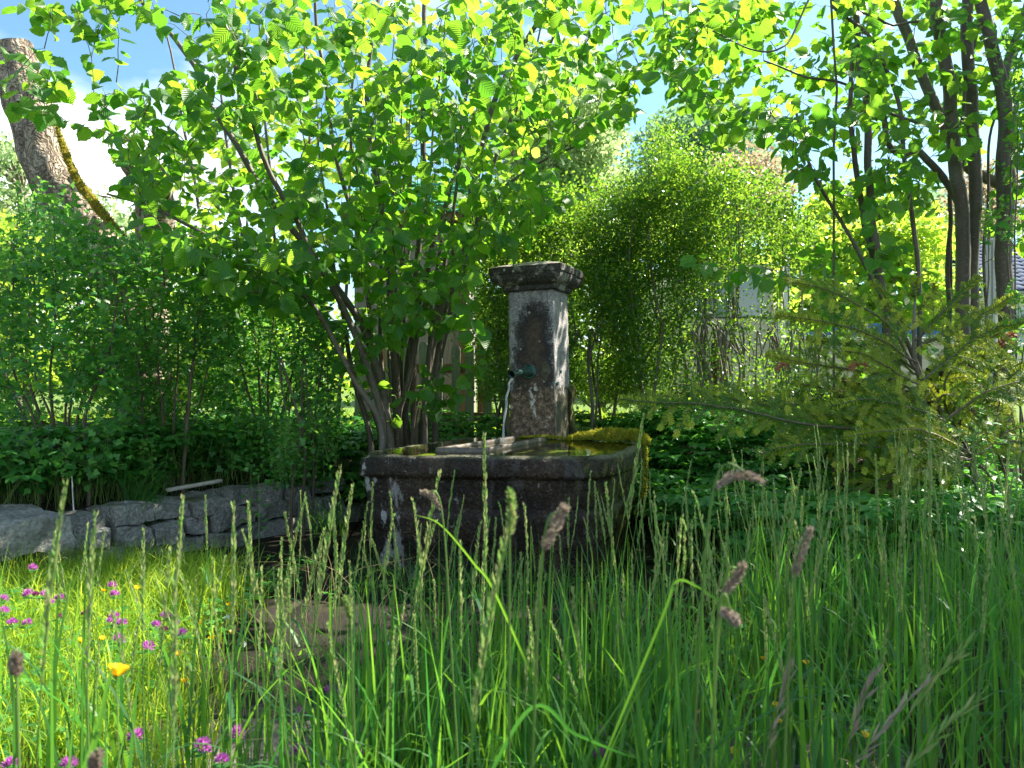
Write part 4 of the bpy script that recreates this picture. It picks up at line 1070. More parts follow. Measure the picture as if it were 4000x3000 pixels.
def fir_branch(l, d, r0, seed, new=.3, size=.025, tw=.24, dead=0):
    r = np.random.RandomState(seed); p = smoothline(ppath(l, d), 10)
    p = p + np.cumsum(r.normal(0, .0025, p.shape), 0)
    roll = r.uniform(.75, 1.3); u0 = np.array([r.uniform(-.2, .2), -math.sin(roll), math.cos(roll)])
    w = Acc(); V_, F_ = tube(p - forg, np.linspace(r0, .0022, len(p)), 6); w.add(V_, F_)
    nd = Acc(); L = np.linalg.norm(np.diff(p, axis=0), axis=1); cum = np.concatenate([[0], np.cumsum(L)]); T_ = cum[-1]
    m1 = int(len(p) * .12)
    needles(nd, p[m1:], r, size * 1.15, .0042, mat=2 if dead else 0, up0=u0); needles(nd, p[m1:], r, size, .006, mat=2 if dead else 0, up0=(.1, -.3, 1))
    if not dead and new > .2: needles(nd, p[-9:], r, size * 1.1, .003, 1, u0)
    k = 0
    for s_ in np.arange(T_ * .12, T_ * .98, .047):
        b = np.array([np.interp(s_, cum, p[:, j]) for j in range(3)]); tg = np.array([np.interp(s_, cum, np.gradient(p, axis=0)[:, j]) for j in range(3)]); tg /= np.linalg.norm(tg)
        sd = np.cross(tg, u0); sd /= np.linalg.norm(sd); sg = 1 if k % 2 else -1; k += 1
        ln = min(tw, .04 + (T_ - s_) * .5) * r.uniform(.65, 1.1)
        dr = sd * sg * .85 + tg * .75 + np.array([0, 0, r.uniform(-.30, .12)]) + r.normal(0, .08, 3)
        dr /= np.linalg.norm(dr); n = 6; tt = np.linspace(0, 1, n)[:, None]
        q = b + dr * ln * tt + np.array([0, 0, -.04]) * ln / .2 * tt ** 2
        V_, F_ = tube(q - forg, np.linspace(.0022, .0009, n), 4); w.add(V_, F_)
        newer = r.rand() < new
        mm = 2 if dead else 0
        h = n // 2 + 1
        needles(nd, q[:h + 1], r, size, mat=mm, up0=u0); needles(nd, q[h:], r, size * .85, .0045, mm if not newer else 1, u0)
        if ln > .16:
            for sg2 in ((-1,) if k % 2 else (1,)):
                b2 = q[2]; d2 = dr * .7 + np.cross(dr, u0) * sg2 * .7; q2 = b2 + d2 * ln * .45 * tt
                V_, F_ = tube(q2 - forg, np.linspace(.0016, .0008, n), 3); w.add(V_, F_)
                needles(nd, q2, r, size * .85, mat=1 if (newer and not dead) else mm, up0=u0)
    nd.V = [v - forg for v in nd.V]
    o = w.build('branch', MT['twig'], fir)
    nd.build('needles', [MT['needle'], MT['needle_new'], MT['needle_dead']], o, kind='stuff')
a = Acc(); p = smoothline([P(3820, 1900, 4.9), P(3760, 1720, 4.85), P(3640, 1560, 4.8), P(3580, 1440, 4.75), P(3570, 1300, 4.75), P(3575, 1160, 4.75), P(3580, 1080, 4.75)], 8)
V_, F_ = tube(p - forg, np.linspace(.024, .004, len(p)), 10); a.add(V_, F_); a.build('trunk', MT['barkg'], fir)
FB = [([(3575, 1440), (3480, 1290), (3330, 1180), (3200, 1130), (3070, 1095)], 4.7, .009, .8), ([(3580, 1420), (3420, 1320), (3230, 1260), (3020, 1225)], 4.5, .008, .7),
      ([(3600, 1540), (3420, 1460), (3200, 1430), (2990, 1385)], 4.6, .009, .25), ([(3570, 1300), (3500, 1220), (3450, 1130), (3400, 1110)], 4.8, .006, .8),
      ([(3575, 1330), (3680, 1220), (3760, 1140), (3840, 1075)], 4.7, .007, .6), ([(3580, 1360), (3700, 1300), (3830, 1230), (3990, 1130)], 4.6, .009, .3),
      ([(3570, 1180), (3560, 1120), (3575, 1075)], 4.75, .004, .9), ([(3575, 1230), (3640, 1150), (3650, 1110)], 4.9, .004, .8),
      ([(3700, 1640), (3450, 1560), (3200, 1520), (3080, 1500)], 4.7, .008, .2), ([(3760, 1740), (3450, 1690), (3150, 1670), (2850, 1610), (2620, 1600), (2420, 1588)], 4.4, .011, .55),
      ([(3760, 1760), (3500, 1700), (3300, 1640), (3050, 1600), (2850, 1560), (2700, 1520)], 4.8, .010, .5), ([(3780, 1800), (3550, 1760), (3300, 1730), (3050, 1740), (2950, 1770)], 4.3, .010, .2),
      ([(3780, 1790), (3600, 1680), (3400, 1600), (3180, 1570)], 5.0, .009, .3), ([(3800, 1800), (3700, 1600), (3700, 1480), (3800, 1400), (3900, 1390)], 4.7, .009, .4),
      ([(3800, 1780), (3850, 1560), (3950, 1450), (4080, 1370)], 4.6, .010, .5), ([(3700, 1640), (3850, 1540), (4000, 1500), (4120, 1490)], 4.4, .009, .3),
      ([(3640, 1570), (3750, 1420), (3850, 1330), (3980, 1270)], 4.9, .008, .3), ([(3600, 1480), (3500, 1400), (3400, 1310), (3360, 1260)], 5.0, .006, .3),
      ([(3780, 1820), (3500, 1850), (3330, 1950), (3280, 2040)], 4.3, .008, .05), ([(3760, 1780), (3560, 1790), (3400, 1850), (3250, 1860)], 4.5, .008, .1),
      ([(3780, 1820), (3900, 1700), (4050, 1650), (4200, 1660)], 4.5, .009, .1), ([(3740, 1720), (3600, 1640), (3480, 1560), (3400, 1540)], 4.5, .007, .3),
      ([(3800, 1800), (3650, 1730), (3500, 1620), (3420, 1590)], 4.3, .008, .2), ([(3650, 1600), (3700, 1550), (3800, 1560), (3950, 1600)], 4.6, .007, .2),
      ([(3580, 1450), (3450, 1360), (3280, 1330), (3150, 1310)], 4.9, .007, .4), ([(3590, 1500), (3480, 1440), (3380, 1380), (3300, 1370)], 4.4, .006, .3)]
for k, (l, d, r0, nw) in enumerate(FB):
    fir_branch(l, d, r0, 100 + k, nw, tw=.21 if k not in (6, 7, 3) else .11)
for k, (l, d, r0, nw) in enumerate([([(3780, 1800), (3600, 1740), (3380, 1700), (3160, 1700), (3020, 1720)], 4.6, .008, .3), ([(3800, 1780), (3640, 1700), (3500, 1690), (3300, 1720)], 4.2, .008, .2), ([(3700, 1650), (3560, 1600), (3380, 1560), (3230, 1580)], 4.3, .007, .35),
      ([(3790, 1800), (3880, 1750), (4000, 1740), (4120, 1780)], 4.3, .008, .15), ([(3650, 1600), (3800, 1490), (3900, 1430), (4060, 1420)], 4.8, .007, .4), ([(3780, 1760), (3700, 1660), (3560, 1650), (3420, 1660)], 4.9, .007, .2),
      ([(3780, 1820), (3650, 1830), (3480, 1800), (3350, 1820)], 4.7, .008, .1), ([(3600, 1480), (3720, 1400), (3860, 1300), (4060, 1260)], 4.4, .007, .4), ([(3760, 1740), (3560, 1650), (3360, 1620), (3120, 1630), (2950, 1650)], 4.5, .009, .4), ([(3610, 1500), (3540, 1560), (3420, 1600), (3300, 1630)], 4.5, .006, .3)]):
    fir_branch(l, d, r0, 170 + k, nw)
fir_branch([(3900, 1370), (3930, 1330), (3985, 1300)], 4.45, .004, 140, 0, .018, .06, 1)
fir_branch([(3400, 1430), (3360, 1420), (3330, 1440)], 4.4, .003, 141, 0, .014, .04, 1)
fir_branch([(3090, 1440), (3060, 1430), (3035, 1450)], 4.5, .003, 142, 0, .012, .03, 1)

# ------------------------------------------------------------------ stumps
def stump(px, py_top, d, rad, lab, seed, n=40):
    t = P(px, py_top, d); g = float(ground(t[0], t[1])) - .03; H = t[2] - g
    rt = empty('tree_stump', (t[0], t[1], g), lab, 'stump', 'rotting stumps under the fir')
    zs = np.linspace(0, H, 22); V = []
    for z in zs:
        for k in range(n):
            th = k / n * 2 * math.pi; q = (math.cos(th) * 2 + seed, math.sin(th) * 2, z * 1.2)
            r_ = rad * (1 + .35 * max(0, 1 - z / .2) ** 2 * .5 + .16 * fbm(q, 1.1, 3) + .06 * mnoise.noise(Vector((math.cos(th) * 9, math.sin(th) * 9, z * 2 + seed))))
            top = (z / H) ** 6 * .03 * fbm((math.cos(th) * 3, math.sin(th) * 3, seed), 1.5, 2)
            V.append([r_ * math.cos(th), r_ * math.sin(th), z + top])
    m = len(zs); Fc = [[i * n + k, i * n + (k + 1) % n, (i + 1) * n + (k + 1) % n, (i + 1) * n + k] for i in range(m - 1) for k in range(n)]
    a = Acc(); a.add(V, Fc); a.build('stump_body', MT['stump'], rt)
    rim = np.array(V[-n:]); c = rim.mean(0); a = Acc()
    a.add(np.vstack([rim + [0, 0, .001], rim * .6 + c * .4 + rs.normal(0, .012, rim.shape), c[None] - [0, 0, .03]]), [[k, (k + 1) % n, n + (k + 1) % n, n + k] for k in range(n)])
    tri = np.array([[n + k, n + (k + 1) % n, 2 * n] for k in range(n)]); a.L.append(tri.ravel()); a.S.append(np.full(n, 3)); a.R.append(np.full(n, .5)); a.M.append(np.zeros(n, int))
    a.build('cut_face', MT['stump'], rt); return rt, H
s1, H1 = stump(3400, 1485, 5.35, .20, 'broad rotten stump in front of the truck bed, behind the fir sprays', 1)
s2, H2 = stump(3720, 1440, 5.5, .17, 'darker taller stump at the foot of the thick hazel trunks', 2)
s3, H3 = stump(3370, 1800, 4.75, .17, 'low stump with cream bracket fungus among the grass tops', 3)
for k, (x, z, w) in enumerate([(-.05, .18, .06), (.03, .20, .05), (-.02, .11, .05), (.09, .14, .045), (-.1, .12, .04)]):
    V, Fc = boxgrid(w, .05, .028, .012, .004, 30, k, .01); a = Acc(); a.add(V + np.array([x, -.165 + abs(x) * .3, z]), Fc); a.build('bracket_fungus', MT['fungus'], s3)

# ------------------------------------------------------------------ shed, fence, truck, car, house
sx0, sx1 = (1385 - 2000) / F * 8.2, (1815 - 2000) / F * 8.2
sh = empty('garden_shed', (0, 8.2, .42), 'grey wooden garden shed with green shingle roof, seen through the hazel stems', 'shed')
k = 0; x = sx0
while x < sx1 - .05:
    w = rs.uniform(.115, .145); a = Acc(); box(a, x + .002, x + w - .003, -.012 - rs.uniform(0, .006), .012, -.1, 2.36); a.build('plank', MT['plank'], sh, False); x += w
y = 0.02
while y < 2.0:
    a = Acc(); box(a, sx1 + .0, sx1 + .022 + rs.uniform(0, .006), y, y + .125, -.1, 2.36 + (.33 * (1 - abs(y - 1) / 1))); a.build('plank', MT['plank'], sh, False); y += .13
a = Acc(); box(a, sx0, sx1 - .01, .05, 1.96, -.1, 2.3); a.build('inner_wall', MT['plankb'], sh, False)
a = Acc(); box(a, sx0 - .1, sx1 + .16, -.20, -.17, 2.30, 2.40); box(a, sx0 - .1, sx1 + .12, -.17, -.02, 2.30, 2.33); a.build('eave_board', MT['plankb'], sh, False)
a = Acc(); box(a, sx1 - .06, sx1 + .05, -.05, -.014, -.1, 2.36); a.build('corner_post', MT['plankb'], sh, False)
sl = math.atan2(.62, 1.2)
n = 0
for row in range(11):
    for c in range(22):
        x = sx0 - .12 + c * .105 + (row % 2) * .05
        if x > sx1 + .14: continue
        y0 = -.21 + row * .115 * math.cos(sl); z0 = 2.40 + row * .115 * math.sin(sl)
        a = Acc(); th = np.linspace(math.pi, 2 * math.pi, 7); 
        o_ = [[x + .05 + .049 * math.cos(t), y0 + .03 * math.sin(t) * math.cos(sl), z0 + .03 * math.sin(t) * math.sin(sl) + .014] for t in th] + [[x + .099, y0 + .14 * math.cos(sl), z0 + .14 * math.sin(sl)], [x + .001, y0 + .14 * math.cos(sl), z0 + .14 * math.sin(sl)]]
        o_ = np.array(o_); V = np.vstack([o_, o_ - [0, 0, .012]]); m = len(o_)
        a.add(V, [[i, (i + 1) % m, m + (i + 1) % m, m + i] for i in range(m)])
        a.L.append(np.arange(m)); a.S.append(np.array([m])); a.R.append(np.array([.5])); a.M.append(np.array([0]))
        a.build('shingle', MT['shingle'], sh, False); n += 1
a = Acc(); a.add([[sx0 - .12, -.2, 2.385], [sx1 + .15, -.2, 2.385], [sx1 + .15, 1.0, 3.0], [sx0 - .12, 1.0, 3.0], [sx0 - .12, 2.2, 2.385], [sx1 + .15, 2.2, 2.385]], [[0, 1, 2, 3], [3, 2, 5, 4]]); a.build('roof_deck', MT['plankb'], sh, False)
a = Acc(); a.add([[sx1 + .155, -.22, 2.30], [sx1 + .155, -.22, 2.40], [sx1 + .155, 1.0, 3.04], [sx1 + .155, 1.0, 2.93], [sx1 + .155, 2.2, 2.40], [sx1 + .155, 2.2, 2.30]], [[0, 3, 2, 1], [3, 5, 4, 2]]); a.build('barge_board', MT['plankb'], sh, False)

fe = empty('picket_fence', (0, 7.45, .42), 'weathered round-topped picket fence in front of the grey shed', 'fence')
for k, px in enumerate(range(1405, 1960, 62)):
    x = (px + rs.uniform(-6, 6) - 2000) / F * 7.45; w = .042; a = Acc(); ztop = .96 + rs.uniform(-.02, .02)
    th = np.linspace(0, math.pi, 9); o_ = np.array([[x + w, 0, -.1]] + [[x + w * math.cos(t), 0, ztop + w * math.sin(t)] for t in th] + [[x - w, 0, -.1]]); m = len(o_)
    V = np.vstack([o_ + [0, -.011, 0], o_ + [0, .011, 0]]); a.add(V, [[i, m + i, m + (i + 1) % m, (i + 1) % m] for i in range(m)])
    for base_, rev in ((0, 1), (m, 0)):
        idx = np.arange(m) + base_; a.L.append(idx if rev else idx[::-1]); a.S.append(np.array([m])); a.R.append(np.array([.5])); a.M.append(np.array([0]))
    a.build('picket', MT['picket'], fe, False)
for z in (.25, .72):
    a = Acc(); box(a, (1380 - 2000) / F * 7.45, (1965 - 2000) / F * 7.45, .014, .055, z, z + .09); a.build('rail', MT['plankb'], fe, False)
for px in (1500, 1880):
    a = Acc(); x = (px - 2000) / F * 7.45; box(a, x - .04, x + .04, .057, .13, -.2, 1.0); a.build('post', MT['plankb'], fe, False)

# truck
D = 9.2
def X_(px, d=D): return (px - 2000) / F * d
def Z_(py, d=D): return CZ - (py - HY) / F * d
tk = empty('flatbed_truck', (X_(3100), D, .42), 'cream flatbed truck with a windowed cab, parked behind the hedge', 'truck')
T0 = np.array([X_(3100), D, .42])
def tbox(name, px0, px1, y0, y1, py0, py1, mat, par=tk, smooth=False):
    a = Acc(); box(a, X_(px0) - T0[0], X_(px1) - T0[0], y0, y1, Z_(py1) - T0[2], Z_(py0) - T0[2]); o = a.build(name, MT[mat], par, smooth)
    md = o.modifiers.new('bev', 'BEVEL'); md.width = .008; md.segments = 2; return o
tbox('bed_side', 3035, 3860, 0, .03, 1322, 1520, 'cream')
tbox('side_rail', 3035, 3860, -.02, -.002, 1318, 1345, 'cream')
tbox('side_rail', 3035, 3860, -.02, -.002, 1498, 1522, 'cream')
for px in (3040, 3310, 3580, 3840): tbox('side_rib', px, px + 18, -.018, -.002, 1347, 1496, 'cream')
for py in (1395, 1450): tbox('side_crease', 3062, 3838, -.006, -.002, py, py + 6, 'creamd')
tbox('bed_floor', 3035, 3860, .035, 1.9, 1500, 1525, 'creamd')
tbox('bed_side', 3035, 3860, 1.9, 1.93, 1330, 1520, 'cream')
tbox('tail_post', 3060, 3085, -.01, .05, 1000, 1316, 'white')
tbox('front_board', 3035, 3058, .035, 1.89, 1180, 1498, 'white')
# cab
a = Acc(); prof = [(2560, 1530), (2540, 1330), (2575, 1240), (2640, 1060), (2680, 1030), (3000, 1030), (3020, 1060), (3025, 1530)]
pr = np.array([[X_(x) - T0[0], Z_(y) - T0[2]] for x, y in prof]); m = len(pr)
V = [[x, 0, z] for x, z in pr] + [[x, 1.85, z] for x, z in pr]; a.add(V, [[i, (i + 1) % m, m + (i + 1) % m, m + i] for i in range(m)])
for s_, rv in ((0, 1), (m, 0)):
    idx = np.arange(m) + s_; a.L.append(idx if not rv else idx[::-1]); a.S.append(np.array([m])); a.R.append(np.array([.5])); a.M.append(np.array([0]))
cab = a.build('cab', MT['cream'], tk, False)
tbox('side_window', 2690, 2850, -.008, .004, 1075, 1236, 'glass', cab); tbox('side_window', 2875, 2990, -.008, .004, 1075, 1236, 'glass', cab)
tbox('window_seal', 2684, 2998, -.006, .004, 1238, 1244, 'black', cab)
tbox('door_seam', 2858, 2862, -.004, .004, 1075, 1500, 'black', cab); tbox('door_seam', 2925, 2929, -.004, .004, 1330, 1430, 'black', cab)
a = Acc(); q = [(2650, 1335), (2700, 1295), (2745, 1320), (2762, 1330), (2735, 1332)]
o_ = np.array([[X_(x) - T0[0], -.010, Z_(y) - T0[2]] for x, y in q]); V = np.vstack([o_, o_ + [0, .006, 0]]); m = len(q); a.add(V, [[i, (i + 1) % m, m + (i + 1) % m, m + i] for i in range(m)])
a.L.append(np.arange(m)[::-1]); a.S.append(np.array([m])); a.R.append(np.array([.5])); a.M.append(np.array([0])); a.build('emblem', MT['red'], cab, False)
def text(body, size, loc, mat, par, name='lettering'):
    cu = bpy.data.curves.new(name, 'FONT'); cu.body = body; cu.size = size; cu.extrude = .001
    o = bpy.data.objects.new(name, cu); COL.objects.link(o); dg = bpy.context.evaluated_depsgraph_get()
    me = bpy.data.meshes.new_from_object(o.evaluated_get(dg)); bpy.data.objects.remove(o)
    o = bpy.data.objects.new(name, me); COL.objects.link(o); me.materials.append(MT[mat]); o.parent = par
    o.location = loc; o.rotation_euler = (R(90), 0, 0); return o
text('ler/', .085, (X_(2716) - T0[0], -.006, Z_(1347) - T0[2]), 'black', cab)
def wheel(par, c, r=.36, w=.2):
    a = Acc(); y = np.array([-.5, -.5, -.42, .42, .5, .5]) * w; rr = np.array([.6, .95, 1, 1, .95, .6]) * r
    V_, F_ = tube(np.stack([np.full(6, c[0]), c[1] + y, np.full(6, c[2])], -1), rr, 28); a.add(V_, F_); o = a.build('wheel', MT['black'], par)
    a = Acc(); y = np.array([-.40, -.36, -.42, -.43]) * w; rr = np.array([.6, .5, .22, .01]) * r
    V_, F_ = tube(np.stack([np.full(4, c[0]), c[1] + y, np.full(4, c[2])], -1), rr, 28); a.add(V_, F_); a.build('rim', MT['concrete'], o)
for px in (2700, 3560):
    for y in (.16, 1.7): wheel(tk, (X_(px) - T0[0], y, .36))
tbox('chassis', 2600, 3840, .3, .5, 1526, 1580, 'black'); 
# blue car beyond
D2 = 12.5
cr = empty('parked_car', (X_(3450, D2), D2, .42), 'blue car standing behind the bed of the cream truck', 'car')
C0 = np.array([X_(3450, D2), D2, .42])
def car():
    prof = [(3010, .35), (2990, .62), (3010, .80), (3080, .93), (3160, 1.25), (3260, 1.47), (3420, 1.55), (3600, 1.53), (3700, 1.40), (3780, 1.05), (3860, .96), (3890, .80), (3895, .35)]
    pts = np.array([[X_(x, D2) - C0[0], z] for x, z in prof]); m = len(pts); a = Acc(); V = []
    for y, ins in ((0, 0), (.05, .0), (.85, 0), (1.65, .0), (1.7, 0)):
        for x, z in pts:
            tw = max(0, z - .9) * .22; yy = y + (tw if y < .5 else (-tw if y > 1.2 else 0)); V.append([x, yy, z])
    a.add(V, [[k * m + i, k * m + (i + 1) % m, (k + 1) * m + (i + 1) % m, (k + 1) * m + i] for k in range(4) for i in range(m)])
    for s_, rv in ((0, 1), (4 * m, 0)):
        idx = np.arange(m) + s_; a.L.append(idx if rv else idx[::-1]); a.S.append(np.array([m])); a.R.append(np.array([.5])); a.M.append(np.array([0]))
    b = a.build('body', MT['bluecar'], cr, False); md = b.modifiers.new('bev', 'BEVEL'); md.width = .04; md.segments = 3
    for x0, x1, x2, x3 in ((3130, 3330, 3230, 3330), (3355, 3600, 3355, 3600), (3615, 3750, 3615, 3690)):
        a = Acc(); V = [[X_(x0, D2) - C0[0], .0, .97], [X_(x1, D2) - C0[0], .0, .97], [X_(x3, D2) - C0[0], .108, 1.40], [X_(x2, D2) - C0[0], .108, 1.40]]
        V = np.array(V) + [0, -.004, 0]; a.add(V, [[0, 1, 2, 3]]); a.build('side_window', MT['glass'], cr, False)
    for px in (3160, 3760):
        for y in (.1, 1.6): wheel(cr, (X_(px, D2) - C0[0], y, .31), .31)
    for px in (3010, 3880):
        a = Acc(); V, Fc = boxgrid(.10, .16, .10, .05, 0, 1, 0, .03); a.add(V + np.array([X_(px, D2) - C0[0], .16, .66]), Fc); a.build('headlight', MT['white'], cr)
car()
# house far right
D3 = 24.0
ho = empty('house', (X_(4300, D3), D3, .42), 'pale house with a blue-grey tiled roof beyond the hazel trunks at far right', 'house')
H0 = np.array([X_(4300, D3), D3, .42]); hx0 = X_(3830, D3) - H0[0]; hx1 = X_(4900, D3) - H0[0]; ze = Z_(1135, D3) - .42; zr = Z_(880, D3) - .42
a = Acc(); box(a, hx0 + .3, hx1 - .3, .3, 7, -.2, ze); a.build('wall', MT['wallc'], ho, False)
a = Acc(); a.add([[hx0, 0, ze - .02], [hx1, 0, ze - .02], [hx1, 3.6, zr - .02], [hx0 + 1.6, 3.6, zr - .02], [hx0, 7.2, ze], [hx1, 7.2, ze]], [[0, 1, 2, 3], [3, 2, 5, 4]]); rf = a.build('roof', MT['roof'], ho, False)
base = Acc(); u = np.linspace(0, 1, 7); V = []
for yv in (0, 1):
    for q in u: V.append([q * .30, yv * .36 * 3.6 / math.hypot(3.6, zr - ze), .035 * math.sin(q * math.pi) + yv * .36 * (zr - ze) / math.hypot(3.6, zr - ze) + (0.03 if yv == 0 else 0)])
V += [[q * .30, 0, .035 * math.sin(q * math.pi) - .0] for q in u]
base.add(V, [[i, i + 1, 8 + i, 7 + i] for i in range(6)] + [[14 + i, 15 + i, i + 1, i] for i in range(6)]); tile = base.mesh('tile', MT['roof'])
row = 0; y = 0.0; st_ = .33
nrows = int(math.hypot(3.6, zr - ze) / st_)
for row in range(nrows):
    f = row / nrows; y = 3.6 * f; z = ze + (zr - ze) * f; x = hx0 + 1.6 * f
    while x < min(hx1, hx0 + 6.2):
        o = bpy.data.objects.new('tile', tile); COL.objects.link(o); o.parent = rf; o.location = (x, y, z + .01); x += .30
a = Acc(); box(a, hx0, hx1, -.12, -.02, ze - .14, ze - .03); a.build('gutter', MT['concrete'], ho, False)
for k in range(3):
    a = Acc(); x = hx0 + 1.2 + k * 2.2; box(a, x, x + 1.0, .28, .32, ze - 1.7, ze - .5); w = a.build('window', MT['white'], ho, False)
    for q in (.05, .53):
        a = Acc(); box(a, x + q, x + q + .42, .272, .279, ze - 1.64, ze - .56); a.build('pane', MT['glass'], w, False)
po = empty('utility_post', (X_(3868, 14), 14, .42), 'slim pale grey concrete post in front of the tiled house roof', 'post')
a = Acc(); pts = P(3868, 930, 14); box(a, -.065, -.022, -.05, .05, -.1, pts[2] - .42); box(a, .022, .065, -.05, .05, -.1, pts[2] - .42); box(a, -.021, .021, -.02, .02, -.1, pts[2] - .46); a.build('shaft', MT['concrete'], po, False)
# red-brown fence post in front of the cab
a = Acc(); t = P(2805, 1330, 7.6); V_, F_ = tube([(t[0], t[1], .3), (t[0] + .02, t[1], t[2])], [.09, .085], 14); V_ = roughen(V_, .008, 9); a.add(V_, F_); a.add(np.vstack([V_[-14:], [[t[0] + .02, t[1], t[2] + .02]]]), [[k, (k + 1) % 14, 14] for k in range(14)])
o = a.build('wooden_post', MT['stump']); tag(o, 'dark rounded wooden post in front of the truck cab lettering', 'post')

# ------------------------------------------------------------------ far trees
def far_tree(px, d, base_py, poly, n, mat, lab, seed, ls=.22, trunkr=.25, clumps=80, depth=3.0, spread=.5, mats2=None):
    r = np.random.RandomState(seed); b = P(px, base_py, d); g = float(ground(b[0], b[1]))
    rt = empty('broadleaf_tree', (b[0], b[1], g), lab, 'tree'); org = np.array(rt.location)
    cs = tips_in(poly, clumps, d - depth, d + depth, seed)
    top = cs[:, 2].max(); w = Acc(); p = smoothline([org, org + [0.1, 0, (top - g) * .45], org + [.2, 0, (top - g) * .85]], 8)
    V_, F_ = tube(p - org, np.linspace(trunkr, trunkr * .3, len(p)), 10); w.add(V_, F_); w.build('trunk', MT['barkg'], rt)
    w = Acc()
    for c in cs[::2]:
        j = np.argmin(np.linalg.norm(p - c, axis=1) + 1.5 * np.maximum(p[:, 2] - c[2] + .5, 0)); m_ = (p[j] + c) / 2 + [0, 0, .12 * np.linalg.norm(p[j] - c)]
        V_, F_ = tube(smoothline([p[j], m_, c], 4) - org, np.linspace(trunkr * .3, .02, 9), 5); w.add(V_, F_)
    w.build('limbs', MT['barkg'], rt, kind='stuff')
    k = r.randint(0, clumps, n); size = r.uniform(.6, 1.3, clumps)[k][:, None] * spread
    pos = cs[k] + unit(n, r) * size * r.uniform(.3, 1, (n, 1)) ** .5 * [1.3, 1.3, .75]
    a = Acc(); a.scatter(T_CLUMP, pos - org, unit(n, r), unit(n, r) + [0, 0, .8], ls * r.uniform(.6, 1.3, n), r.rand(n)); a.build('crown', MT[mat], rt, kind='stuff')
far_tree(2230, 26, 1500, [(1950, 500), (2050, 280), (2200, 180), (2330, 260), (2400, 500), (2420, 760), (2350, 950), (2000, 950)], 26000, 'far', 'pale green tree behind the hedge, left of the blue sky gap', 201, .15, clumps=150, spread=.75)
far_tree(2720, 34, 1500, [(2530, 900), (2510, 620), (2560, 520), (2640, 450), (2760, 410), (2900, 450), (2980, 600), (2950, 900)], 26000, 'fardark', 'large blue-green tree right of the blue sky gap', 203, .19, clumps=140, depth=3, spread=1.0)
far_tree(3000, 27, 1500, [(2780, 760), (2830, 600), (2930, 560), (3040, 620), (3080, 760), (3000, 850), (2800, 850)], 7000, 'copper', 'reddish-leaved tree between the green trees beyond the hedge', 205, .13, clumps=110, spread=.6)
far_tree(3380, 17, 1500, [(3050, 1200), (3060, 950), (3200, 780), (3420, 720), (3600, 790), (3680, 960), (3720, 1200), (3700, 1300), (3100, 1300)], 26000, 'lime', 'bright yellow-green small tree beyond the truck', 207, .11, clumps=170, depth=1.5, spread=.45, trunkr=.1)
far_tree(3720, 40, 1500, [(3550, 1000), (3580, 800), (3700, 740), (3800, 860), (3820, 1020), (3700, 1100)], 9000, 'fardark', 'distant green tree seen between the hazel trunks', 209, .2, clumps=60, spread=1.0)
far_tree(3870, 32, 1500, [(3700, 900), (3740, 680), (3900, 640), (4020, 760), (4000, 900), (3850, 940)], 5000, 'copper', 'thin reddish tree above the tiled house roof', 211, .12, clumps=70, spread=.6)
far_tree(60, 22, 1500, [(-300, 900), (-150, 560), (60, 560), (150, 640), (220, 760), (420, 760), (560, 800), (600, 1100), (-300, 1200)], 14000, 'far', 'pale spring tree low behind the old sawn trunk', 213, .12, clumps=120, depth=2, spread=.6)
far_tree(100, 12, 1550, [(-350, 950), (-100, 820), (60, 860), (200, 1000), (260, 1500), (-350, 1550)], 16000, 'lime', 'sunlit yellow-green bush behind the tall currant at the left edge', 215, .085, clumps=130, depth=.9, spread=.32, trunkr=.05)
far_tree(700, 13, 1560, [(250, 1200), (700, 1050), (1300, 1100), (1350, 1560), (300, 1560)], 14000, 'lime', 'low sunlit bush beyond the currant bank', 217, .09, clumps=140, depth=.9, spread=.35, trunkr=.05)
far_tree(2350, 15, 1500, [(1800, 1150), (1950, 950), (2500, 900), (3050, 980), (3150, 1500), (1800, 1540)], 16000, 'lime', 'sunny shrubbery glowing through the gaps of the box hedge', 219, .13, clumps=200, depth=1.2, spread=.5, trunkr=.08)

sh_t = empty('broadleaf_tree', (5.8, 4.8, 0), 'leafy tree beside the meadow, beyond the right edge, shading the tall grass', 'tree')
r = np.random.RandomState(777); a = Acc(); pt = smoothline([(0, 0, -.05), (.1, .05, 2.2), (-.1, .1, 4.4), (-.3, 0, 6.2)], 8); V_, F_ = tube(pt, np.linspace(.16, .04, len(pt)), 12); a.add(V_, F_); a.build('trunk', MT['barkg'], sh_t)
cs = unit(70, r) * r.uniform(.3, 1, (70, 1)) ** .5 * [2.2, 2.1, 1.2] + [-.35, -.1, 5.3]
a = Acc()
for c in cs[::2]:
    V_, F_ = tube(smoothline([pt[int(len(pt) * .62)], (pt[int(len(pt) * .7)] + c) / 2 + [0, 0, .2], c], 4), np.linspace(.04, .008, 9), 5); a.add(V_, F_)
a.build('limbs', MT['barkg'], sh_t, kind='stuff')
n = 8000; k = r.randint(0, 70, n); a = Acc(); a.scatter(T_HAZEL[0], cs[k] + unit(n, r) * r.uniform(.1, .5, (n, 1)), unit(n, r) + [0, 0, -.4], unit(n, r) + [0, 0, .8], r.uniform(.07, .12, n), r.rand(n)); a.build('crown', MT['hazel'], sh_t, kind='stuff')

